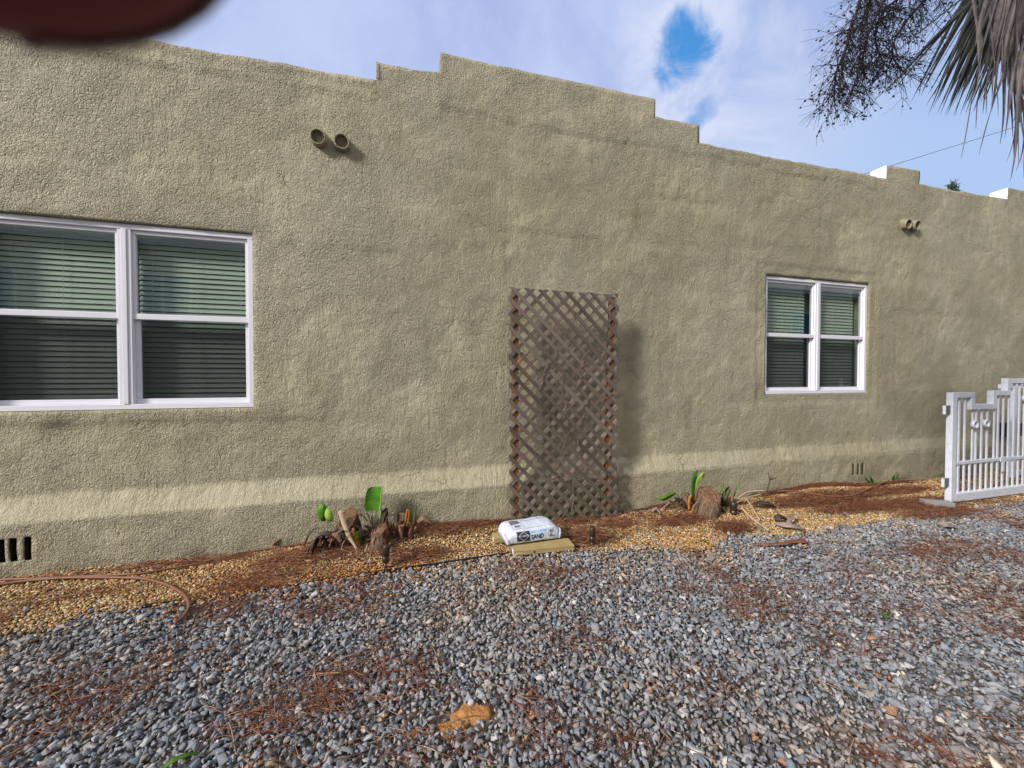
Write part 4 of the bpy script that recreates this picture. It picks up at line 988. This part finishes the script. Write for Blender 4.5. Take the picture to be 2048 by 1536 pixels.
def sticks(name, items, m, label, cat, group=None):
    for i, (pts, r, lab) in enumerate(items):
        P = smooth_path([Vector((G(x, y).x, G(x, y).y, gzs(G(x, y).x, G(x, y).y)+h+.018)) for x, y, h in pts], 6); bm = bmesh.new(); tube(bm, P, [r*1.4, r*1.1], 7)
        tag(build(name, bm, m, None, True), lab, cat, group)
sticks('dry_stalk', [([(1473, 1010, .03), (1495, 1000, .06), (1530, 997, .06)], .007, 'upper tan curved stalk lying right of the round stump'), ([(1473, 1020, .03), (1498, 1009, .05), (1522, 1003, .05)], .006, 'lower tan stalk lying just under the curved one'),
                     ([(1490, 1008, .05), (1505, 1030, .03), (1519, 1050, .025)], .0055, 'thin pale stalk slanting down over the pebbles'), ([(1478, 1030, .05), (1505, 1050, .03), (1537, 1072, .028)], .0065, 'long pale stalk reaching the grey stones below the right light'),
                     ([(1322, 1030, .02), (1340, 1018, .04), (1356, 1012, .06)], .005, 'thin tan stalk left of the right clump')], M['tan'], None, 'dead stalk', 'dead stalks around the right clump')
random.seed(33)
for k in range(34):
    x = random.choice((random.gauss(1380, 14), random.gauss(1450, 12), random.gauss(1415, 25))); y0 = 1018 + random.uniform(-10, 8); L_ = random.uniform(14, 34); a = random.gauss(0, .8)
    strip(cr_, [(x, y0), (x+math.sin(a)*L_*.5, y0-L_*.5), (x+math.sin(a)*L_+random.uniform(-5, 5), y0-L_*.8)], dR+random.uniform(.1, .28), [random.uniform(2, 6), random.uniform(4, 8), 2], M[random.choice(('drydark', 'dry', 'fibre', 'drydark', 'twig'))], 'sheath', fold=.4, side=Vector((1, random.uniform(-1, 1), .2)))
# dead upright twig
bm = bmesh.new(); dT = 3.60
for pts, r in (([(1528, 1000), (1533, 985), (1538, 966), (1541, 958)], .010), ([(1541, 960), (1538, 952), (1536, 946)], .006), ([(1541, 960), (1548, 957), (1555, 953)], .006), ([(1545, 975), (1547, 985), (1549, 992)], .005), ([(1541, 958), (1545, 956), (1543, 950)], .004)):
    tube(bm, smooth_path([W(x, y, dT) for x, y in pts], 4), [r, r*.6], 7)
tag(build('dead_twig', bm, M['twig'], None, True), 'small bare forked twig standing in straw beneath the wall', 'twig')

def ground_strip(name, pts, wd, m, label, cat, h=.03, fold=.3, side=None, curl=0, arch=.02):
    q = [G(*p) for p in pts]; P = smooth_path([Vector((v.x, v.y, gzs(v.x, v.y)+h+arch*math.sin(math.pi*i/(len(q)-1)))) for i, v in enumerate(q)], 6)
    n_ = len(P); w_ = list(np.interp(np.linspace(0, 1, n_), np.linspace(0, 1, len(wd)), wd)); bm = bmesh.new()
    ribbon(bm, P, w_, side or Vector((0, 1, .25)), .002, fold, twist=curl)
    return tag(build(name, bm, m, None, True), label, cat)
ground_strip('fallen_frond', [(1504, 1095), (1530, 1099), (1560, 1099), (1590, 1094), (1614, 1090)], [.008, .022, .025, .04, .055], M['redfrond'], 'flat reddish dried frond stem lying on the grey stones', 'frond stem', .028, .2)
ground_strip('dry_leaf', [(1872, 1056), (1885, 1060), (1900, 1063), (1916, 1062)], [.01, .05, .06, .015], M['greyleaf'], 'pale dry leaf on grey stones in front of the gate', 'dry leaf', .025, .15)
ground_strip('dry_leaf', [(1549, 1055), (1570, 1062), (1590, 1067), (1612, 1068)], [.012, .05, .06, .02], M['greyleaf'], 'long grey curled sheath at the edge of the pebbles', 'dry leaf', .03, .35)
ground_strip('dry_leaf', [(1576, 1062), (1582, 1052), (1586, 1043)], [.03, .05, .02], M['greyleaf'], 'short upright grey leaf scrap on the curled sheath', 'dry leaf', .05, .3, Vector((1, .2, .3)), arch=.05)
ground_strip('dry_leaf', [(1550, 1046), (1560, 1049), (1575, 1048)], [.03, .07, .03], M['drydark'], 'dark crumpled leaf behind the curled grey sheath', 'dry leaf', .03, .5)
ground_strip('dry_leaf', [(1505, 1020), (1525, 1023), (1550, 1022)], [.03, .08, .03], M['drydark'], 'dark crumpled leaf in the straw right of the clump', 'dry leaf', .03, .5)
ground_strip('dry_leaf', [(545, 1102), (560, 1096), (575, 1088), (586, 1080)], [.03, .07, .10, .05], M['redfrond'], 'folded reddish brown sheath lying at the wall left of the clump', 'dry leaf', .035, .45, arch=.03)
ground_strip('dry_leaf', [(836, 1078), (848, 1074), (862, 1077)], [.03, .07, .03], M['dry'], 'crumpled brown leaf right of the left clump', 'dry leaf', .06, .4)
ground_strip('dry_leaf', [(1305, 1030), (1312, 1032), (1320, 1035)], [.02, .05, .02], M['greyleaf'], 'small curled leaf scrap left of the right clump', 'dry leaf', .03, .4)
ground_strip('fallen_leaf', [(318, 1562), (345, 1549), (375, 1535), (400, 1522)], [.020, .020, .014, .004], M['stalk'], 'green and orange strap leaf on gravel at the bottom edge', 'leaf', .03, .35)
ground_strip('dry_leaf', [(1020, 1128), (1036, 1120), (1056, 1117)], [.008, .012, .008], M['tan'], 'thin tan curled sliver below the front board', 'dry leaf', .028, .3)

# weeds
def weed(px, py, label, s=1.0):
    g = G(px, py); bm = bmesh.new(); z0 = gzs(g.x, min(g.y, 3.7)) + .01
    for k in range(10):
        a = random.uniform(0, 6.28); L = random.uniform(.02, .05)*s; p = Vector((g.x, min(g.y, 3.71), z0)); d = Vector((math.cos(a), math.sin(a), random.uniform(.5, 1.4)))*L
        ribbon(bm, [p, p+d*.5, p+d+Vector((0, 0, -.2*L))], [.003*s, .010*s, .001], Vector((-math.sin(a), math.cos(a), 0)), .0008, .2)
    tag(build('weed', bm, M['weed'], None, True), label, 'weed', 'small weeds in the bed')
for a in ((1127, 1049, 'tiny green weed behind the right end of the sand bag'), (1142, 1043, 'tiny green weed at the foot of the lattice'), (1135, 1062, 'dark weed tuft right of the sand bag'), (1410, 1086, 'tiny green sprout at the edge of the grey stones'), (723, 1110, 'tiny weed in front of the left clump'),
          (1012, 1092, 'tiny weed sprout left of the front board'), (1775, 1238, 'green tuft out on the grey gravel')): weed(*a)
weed(1745, 972, 'leafy weed tuft in straw below the far vent slots', 3.2); weed(1778, 966, 'green weed beside the hose end near the gate', 3.0)

# ---------------------------------------------------------------- sand spill
def sand_patch(px, py, rx, ry, h, nm=40, seed=0):
    g = G(px, py); bm = bmesh.new(); ring_prev = None; cv = bm.verts.new((g.x, g.y, h+.008))
    rings = []
    for j in range(1, 15):
        t = j/14; ring = []
        for k in range(nm):
            a = 2*math.pi*k/nm; q = t*(1 + .55*nz((math.cos(a)*1.2, math.sin(a)*1.2, seed), 1.3) + .18*nz((math.cos(a)*4, math.sin(a)*4, seed), 1.1))
            x, y = g.x + rx*q*math.cos(a), g.y + ry*q*math.sin(a)
            z = .009 + h*(1-t**1.6) + .009*nz((x, y, seed), 22)*(1-t*.3) + .005*nz((x, y, seed), 60)
            if t > .93: z = -.006
            ring.append(bm.verts.new((x, y, z)))
        rings.append(ring)
    for k in range(nm): bm.faces.new((cv, rings[0][k], rings[0][(k+1) % nm]))
    for a_, b_ in zip(rings, rings[1:]):
        for k in range(nm): bm.faces.new((a_[k], b_[k], b_[(k+1) % nm], a_[(k+1) % nm]))
    return build('sand_patch', bm, M['sand'], None, True)
tag(sand_patch(934, 1432, .085, .060, .014, seed=3), kind='structure', label='spilled orange sand on the gravel in the foreground', cat='sand')
tag(sand_patch(900, 1457, .055, .032, .010, seed=9), kind='structure', label='front lobe of the spilled orange sand', cat='sand')
tag(sand_patch(826, 1468, .028, .016, .004, seed=5), kind='structure', label='small orange sand trace left of the sand spill', cat='sand')

# ---------------------------------------------------------------- gate
GY = 2.93
gt = tag(empty('metal_gate', (6.1, GY, 0)), 'white metal picket gate with stepped top standing at the right edge', 'gate')
gx = lambda px, py=800: W(px, py, GY).x
bm = bmesh.new(); T = .062; Dp = .060
zb0 = .015
def bar(bm, x0, x1, z0, z1, dpt=Dp, off=0): box(bm, x0, x1, GY+off, GY+off+dpt, z0, z1, .004)
xL = 6.075
bar(bm, xL, xL+.078, zb0, 1.283)                                   # hinge post
bar(bm, xL+.0785, 6.47, 1.221, 1.2825); bar(bm, 6.408, 6.47, 1.080, 1.2205)  # first crenel
bar(bm, 6.4705, 6.815, 1.0805, 1.142); bar(bm, 6.8155, 6.877, 1.081, 1.300)
bar(bm, 6.8775, 7.085, 1.239, 1.2995); bar(bm, 7.0855, 7.147, 1.2395, 1.446)
bar(bm, 7.1475, 9.0, 1.385, 1.4455); bar(bm, 9.0005, 9.062, zb0, 1.446)
bar(bm, xL+.0785, 9.0, zb0, .110)                                  # bottom rail
build('gate_frame', bm, M['gate'], gt)
bm = bmesh.new(); bar(bm, xL+.0787, 9.0, .440, .478, .030, .014); build('mid_rail', bm, M['gate'], gt)
def gtop(x): return 1.2195 if x < 6.408 else 1.079 if x < 6.8155 else 1.238 if x < 7.0855 else 1.384
k = 0; x = xL + .165
while x < 8.95:
    x0_ = x
    for st_ in (6.439, 6.846, 7.116):
        if abs(x-st_) < .05: x = st_ + (.050 if x > st_ else -.050)
    bm = bmesh.new(); box(bm, x0_-.0125, x0_+.0125, GY+.020, GY+.034, .1105, .4395, .002); box(bm, x-.0125, x+.0125, GY+.020, GY+.034, .4785, gtop(x), .002)
    build('picket', bm, M['gate'], gt)
    x = x0_ + .104
def gring(px, py):
    c = W(px, py, GY-.004); bm = bmesh.new(); R1, seg = .046, 28; rows = []
    for k in range(seg):
        a = 2*math.pi*k/seg; row = []
        for rr, yy in ((R1, -.022), (R1, .012), (R1-.010, .012), (R1-.010, -.022)): row.append(bm.verts.new((c.x + rr*math.cos(a), c.y+yy+.012, c.z + rr*math.sin(a))))
        rows.append(row)
    for k in range(seg):
        for j in range(4): bm.faces.new((rows[k][j], rows[(k+1) % seg][j], rows[(k+1) % seg][(j+1) % 4], rows[k][(j+1) % 4]))
    build('scroll_ring', bm, M['gate'], gt, True)
gring(1951, 849); gring(1974, 847); gring(2053, 797)
for za, zb_ in ((1.035, 1.135), (.20, .295)):
    bm = bmesh.new(); box(bm, xL-.095, xL-.0005, GY+.020, GY+.032, za, zb_, .002); h = build('hinge_plate', bm, M['hinge'], gt)
    bm = bmesh.new(); box(bm, xL-.101, xL-.0955, GY+.012, GY+.040, za, zb_, .002); build('plate_edge', bm, M['gate'], h)
bm = bmesh.new(); box(bm, 6.99, 7.10, GY+.004, GY+.0135, .43, .49, .002); box(bm, 7.02, 7.06, GY+.002, GY+.0135, .31, .4295, .002); build('latch', bm, M['gate'], gt)
# second gate leaf folded behind
g2 = tag(empty('metal_gate', (8.4, 3.4, 0)), 'second white gate leaf glimpsed behind the stepped one at the far right', 'gate')
bm = bmesh.new(); Y2 = 3.40
for a in ((8.36, 8.45, .02, 1.30), (10.4, 10.46, .02, 1.30)): box(bm, a[0], a[1], Y2, Y2+.05, a[2], a[3], .004)
box(bm, 8.1, 10.4, Y2+.002, Y2+.048, 1.3005, 1.36, .004); box(bm, 8.451, 10.399, Y2+.003, Y2+.047, .05, .11, .004)
build('gate_frame', bm, M['gate'], g2)
# black control box on the wall behind
bm = bmesh.new(); box(bm, 8.72, 9.16, 3.62, 3.74, .56, .76, .012); cb = build('control_box', bm, M['box_black']); tag(cb, 'black box on the wall seen through the gate pickets', 'box')
bm = bmesh.new(); box(bm, 8.715, 9.165, 3.612, 3.6195, .70, .765, .004); build('lid', bm, M['box_black'], None); bpy.data.objects['lid'].parent = cb
# stone slab by the gate foot
g = G(1874, 1014); bm = bmesh.new(); box(bm, -.13, .13, -.055, .055, 0, .065, .006)
pv = build('paver', bm, M['concrete']); pv.location = (g.x, g.y, .006); pv.rotation_euler = (0, 0, R(-34)); tag(pv, 'flat grey concrete paver lying at the foot of the gate post', 'paver')

# ---------------------------------------------------------------- palm
TP = Vector((4.75, .75, 0))
palm = tag(empty('palm_tree', TP), 'palm reaching in at top right with dead fronds and berry clusters', 'palm tree')
bm = bmesh.new(); P = [TP + Vector((.02*math.sin(i), .02*math.cos(i*1.3), i*.4)) for i in range(13)]
tube(bm, P, [.24 - .006*i + .015*(i % 2) for i in range(13)], 16); build('trunk', bm, M['trunk'], palm, True)
crown = TP + Vector((0, 0, 4.7))
def palm_seg(bm, a, b, wmax, sag, tw, d0, d1, kink=None, n=12):
    """leaf segment from photo point a (depth d0 along the ray) to b"""
    ra, rb = ray(*a), ray(*b); pa = CAM + ra*d0; pb = CAM + rb*d1; P = []
    for i in range(n+1):
        t = i/n; p = pa.lerp(pb, t); p.z += sag*math.sin(math.pi*t)
        if kink: p += Vector((kink*math.sin(t*6.0), .02*math.sin(t*5), 0))*t
        P.append(p)
    wd = [wmax*min(1, .35+t*2.2)*(1-t)**.75 + .0007 for t in [i/n for i in range(n+1)]]
    ribbon(bm, P, wd, Vector((.8, -.5, .35)), .0009, .22, twist=tw)
random.seed(21)
# three fans of hanging segments; every fan is its own frond
def frond(hub, items, m, dep):
    bm = bmesh.new()
    for it in items: palm_seg(bm, *it)
    fr = build('frond', bm, m, palm, True)
    b2 = bmesh.new(); h = CAM + ray(*hub)*dep; tube(b2, smooth_path([crown, (crown+h)/2 + Vector((0, 0, .25)), h], 6), [.022, .012], 8)
    build('leaf_stem', b2, m, fr, True); return fr
it = []
for k in range(30):
    t = k/29; ex = 1830 + 85*t + random.uniform(-12, 12) + 35*t*random.random(); ey = 196 + random.uniform(-25, 28) + 30*t
    sx = 2010 + 60*t + random.uniform(-8, 8); sy = -95 + random.uniform(-30, 30)
    ey = min(ey, 232); d = 2.55 + random.uniform(-.15, .2)
    it.append(((sx-20, sy), (ex, ey), .028, .02, random.uniform(-.5, .5), d, d-.02))
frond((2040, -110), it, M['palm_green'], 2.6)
it = []
for k in range(24):
    t = k/23; ex = 1905 + 60*t + random.uniform(-8, 8); ey = 150 + 70*t + random.uniform(-25, 25); sx = 2030 + 80*t; sy = -110
    it.append(((sx, sy), (ex, ey), .027, .03, random.uniform(-.8, .8), 2.4, 2.42))
for a, b in (((1985, -40), (1768, 188)), ((2000, -60), (1787, 180)), ((2010, -60), (1795, 150)), ((1990, -50), (1773, 120)), ((2020, -50), (1852, 212)), ((2030, -40), (1893, 197)), ((2040, -40), (1926, 221)), ((2050, -40), (1937, 222)), ((2055, -30), (1968, 205))):
    it.append((a, b, .030, .01, .3, 2.45, 2.4))
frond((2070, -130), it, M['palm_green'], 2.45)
it = []
dead = [((1985, -60), (1985, 238)), ((2010, -60), (1912, 322)), ((2060, -40), (1998, 326)), ((2075, 20), (2008, 366)), ((2090, 30), (2022, 322)), ((2070, -20), (2030, 330)), ((2040, -60), (1965, 245)), ((2030, -60), (2040, 300)), ((2055, -50), (2046, 332)), ((2020, -80), (1975, 215)),
        ((2065, -50), (1950, 315)), ((2075, -40), (2015, 345)), ((2090, -40), (2060, 340)), ((2000, -70), (1933, 170)), ((1960, -70), (1940, 100)), ((2080, -10), (2000, 280)), ((2050, -20), (2020, 260)), ((2100, 0), (2040, 360)), ((2110, 0), (2050, 310)), ((2035, -60), (2005, 180)), ((2045, -60), (1990, 160)), ((2085, -30), (2030, 200)), ((2100, -30), (2044, 240))]
for a, b in dead:
    it.append((a, b, random.uniform(.015, .034), random.uniform(-.07, .07), random.uniform(-8, 8), 2.15+random.uniform(-.1, .15), 2.15+random.uniform(-.2, .15), random.uniform(-.09, .09), 22))
for k in range(14):
    x = random.uniform(1990, 2100); it.append(((x, -60), (x-random.uniform(10, 90), random.uniform(120, 300)), random.uniform(.02, .045), random.uniform(-.04, .04), random.uniform(-4, 4), 2.2, 2.2, random.uniform(-.06, .06), 18))
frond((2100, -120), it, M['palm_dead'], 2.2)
# other fronds of the crown, outside the photograph but seen from a step aside
for k in range(9):
    a = R(20 + k*34); dirn = Vector((math.cos(a), math.sin(a), 0))
    if dirn.x < -.2 and dirn.y > -.3: continue
    bm = bmesh.new(); hub = crown + dirn*.9 + Vector((0, 0, .45 - .12*(k % 3))); sd = Vector((-dirn.y, dirn.x, 0))
    for j in range(26):
        u = -1.25 + 2.5*j/25; d2 = (dirn*math.cos(u) + sd*math.sin(u)); P = [hub + d2*(.85*t) + Vector((0, 0, .05*math.sin(t*3) - .55*t*t)) for t in [i/7 for i in range(8)]]
        ribbon(bm, P, [.034*min(1, .4+2*t)*(1-t)**.7+.001 for t in [i/7 for i in range(8)]], Vector((-d2.y, d2.x, 0)), .001, .2)
    fr = build('frond', bm, M['palm_green'], palm, True)
    b2 = bmesh.new(); tube(b2, smooth_path([crown, crown.lerp(hub, .5)+Vector((0, 0, .15)), hub], 5), [.022, .012], 7); build('leaf_stem', b2, M['palm_green'], fr, True)
# fruiting stalks: branching panicles with berries
def berry_mesh(bm, c, r):
    res = bmesh.ops.create_icosphere(bm, subdivisions=1, radius=r, matrix=Matrix.Translation(c))
def panicle(spine_px, dep, nb, spread, hangs, seed):
    random.seed(seed); P = smooth_path([CAM + ray(x, y)*(dep+q) for x, y, q in spine_px], 8)
    P = P; bm = bmesh.new(); tube(bm, [crown] + P, [.012] + [.010-.0065*i/len(P) for i in range(len(P))], 6); bb = bmesh.new()
    for k in range(nb):
        t = random.uniform(.10, 1.0)**.8; p = P[min(len(P)-1, int(t*(len(P)-1)))]
        ax = (P[min(len(P)-1, int(t*(len(P)-1))+1)] - P[max(0, int(t*(len(P)-1))-1)]).normalized()
        d = (ax*.45 + Vector((random.gauss(0, 1), random.gauss(0, .7), random.gauss(-.25, .8))).normalized()*.9).normalized()
        L = random.uniform(.10, .24)*spread*(1.1-.35*t); Q = [p]
        for i in range(5):
            d = (d + Vector((random.gauss(0, .26), random.gauss(0, .14), random.gauss(-.09, .12)))).normalized(); Q.append(Q[-1] + d*L/5)
        tube(bm, Q, [.0026, .0009], 4, False)
        for j in range(hangs):
            q = Q[random.randint(1, 5)]; d3 = (d + Vector((random.gauss(0, .7), random.gauss(0, .6), random.gauss(-.2, .6)))).normalized(); L3 = random.uniform(.05, .13)*spread
            m_ = q + d3*L3*.55; e_ = m_ + (d3 + Vector((random.gauss(0, .3), 0, random.gauss(-.2, .25)))).normalized()*L3*.5
            tube(bm, [q, m_, e_], [.0014, .0006], 3, False)
            if random.random() < .36: berry_mesh(bb, e_ if random.random() < .4 else m_, random.uniform(.0050, .0072))
    st = build('fruit_stalk', bm, M['palm_stem'], palm, True)
    o = build('berries', bb, M['berry'], st, True); o['kind'] = 'stuff'
panicle([(1990, -160, .1), (1860, -130, .05), (1745, -60, 0), (1712, 30, 0), (1690, 100, -.03), (1672, 150, -.05), (1668, 200, -.05)], 2.35, 90, 1.1, 7, 1)
panicle([(1990, -150, .1), (1900, -110, .1), (1790, -30, .05), (1740, 60, .05), (1722, 130, .05), (1700, 190, .0)], 2.5, 74, 1.2, 7, 2)
panicle([(2000, -140, .1), (1930, -80, .2), (1850, 0, .15), (1800, 60, .1), (1785, 110, .1), (1812, 150, .1)], 2.45, 76, 1.15, 7, 3)
panicle([(1980, -160, .1), (1800, -110, 0), (1740, 0, .1), (1720, 60, .1)], 2.6, 56, 1.25, 7, 4)
panicle([(2000, -150, .1), (1920, -110, .2), (1850, -40, .15), (1770, 20, .1), (1750, 80, .1), (1770, 130, .1)], 2.55, 68, 1.2, 7, 5)
random.seed(5)

# ---------------------------------------------------------------- wire and far tree
bm = bmesh.new(); a = W(1640, 370, 14); b = W(2150, 212, 14); b2_ = a + (b-a)*2.2; a2_ = a - (b-a)*1.0
tube(bm, [a2_ + (b2_-a2_)*t - Vector((0, 0, 1.2*4*t*(1-t)*.12)) for t in [i/24 for i in range(25)]], .013, 6)
tag(build('overhead_wire', bm, M['wire'], None, True), 'thin overhead wire crossing the sky above the right parapet', 'wire')
far = W(1905, 374, 16); ft = tag(empty('far_tree', (far.x, far.y, 0)), 'distant tree whose leafy tip shows over the right parapet', 'tree')
bm = bmesh.new(); tube(bm, [Vector((far.x+.2*math.sin(i), far.y, i*far.z/6)) for i in range(7)], [.32, .05], 10); build('trunk', bm, M['trunk'], ft, True)
bm = bmesh.new()
for k in range(1700):
    u = random.random(); th = random.uniform(0, 6.28); zz = far.z*(.45 + .57*u); rr = (1.25*math.sin(min(1, (1.04-u)*1.3)*1.5)+.06)*random.random()**.5
    c = Vector((far.x + rr*math.cos(th), far.y + rr*math.sin(th), zz)); d = Vector((random.gauss(0, 1), random.gauss(0, 1), random.gauss(.4, 1))).normalized()
    ribbon(bm, [c, c+d*.12, c+d*.24], [.02, .09, .01], d.orthogonal(), .004, .2)
build('crown', bm, M['tree_leaf'], ft)

# ---------------------------------------------------------------- fingertip over the lens
def finger():
    n0 = Vector((-.4916, .4817, .7254)).normalized(); RF = .0095; tipc = CAM + n0*.0275
    fw = ray(1024, 768).normalized(); ax = (n0 - fw*n0.dot(fw)).normalized() + fw*.12; ax.normalize()
    e1 = ax.cross(fw).normalized(); e2 = ax.cross(e1); bm = bmesh.new(); rings = []; seg = 40
    prof = [(-RF*math.cos(a), RF*math.sin(a)) for a in [R(q) for q in (4, 12, 22, 33, 45, 58, 72, 85)]] + [(.003, .0097), (.010, .0099), (.018, .0095), (.023, .0093), (.030, .0098), (.042, .0104), (.052, .0106)]
    for d, r in prof:
        rings.append([bm.verts.new(tipc + ax*d + (e1*math.cos(a) + e2*math.sin(a))*r) for a in [2*math.pi*k/seg for k in range(seg)]])
    for a, b in zip(rings, rings[1:]):
        for k in range(seg): bm.faces.new((a[k], a[(k+1) % seg], b[(k+1) % seg], b[k]))
    bm.faces.new(rings[0][::-1]); bm.faces.new(rings[-1])
    o = build('finger', bm, M['skin'], None, True)
    tag(o, 'dark red blurred fingertip of the photographer at the top left corner', 'finger')
    NS_ = math.pi/2 if e2.dot(fw) > 0 else -math.pi/2
    bm = bmesh.new(); rows = []
    for i in range(8):
        d = -.0062 + i*.0016; r = np.interp(d, [p[0] for p in prof], [p[1] for p in prof]) + .00035
        rows.append([bm.verts.new(tipc + ax*d + (e1*math.cos(a) + e2*math.sin(a))*r) for a in [NS_ - .75 + 1.5*k/8 for k in range(9)]])
    for a, b in zip(rows, rows[1:]):
        for k in range(8): bm.faces.new((a[k], a[k+1], b[k+1], b[k]))
    nl = build('nail', bm, M['nail'], None, True); nl.parent = o
finger()
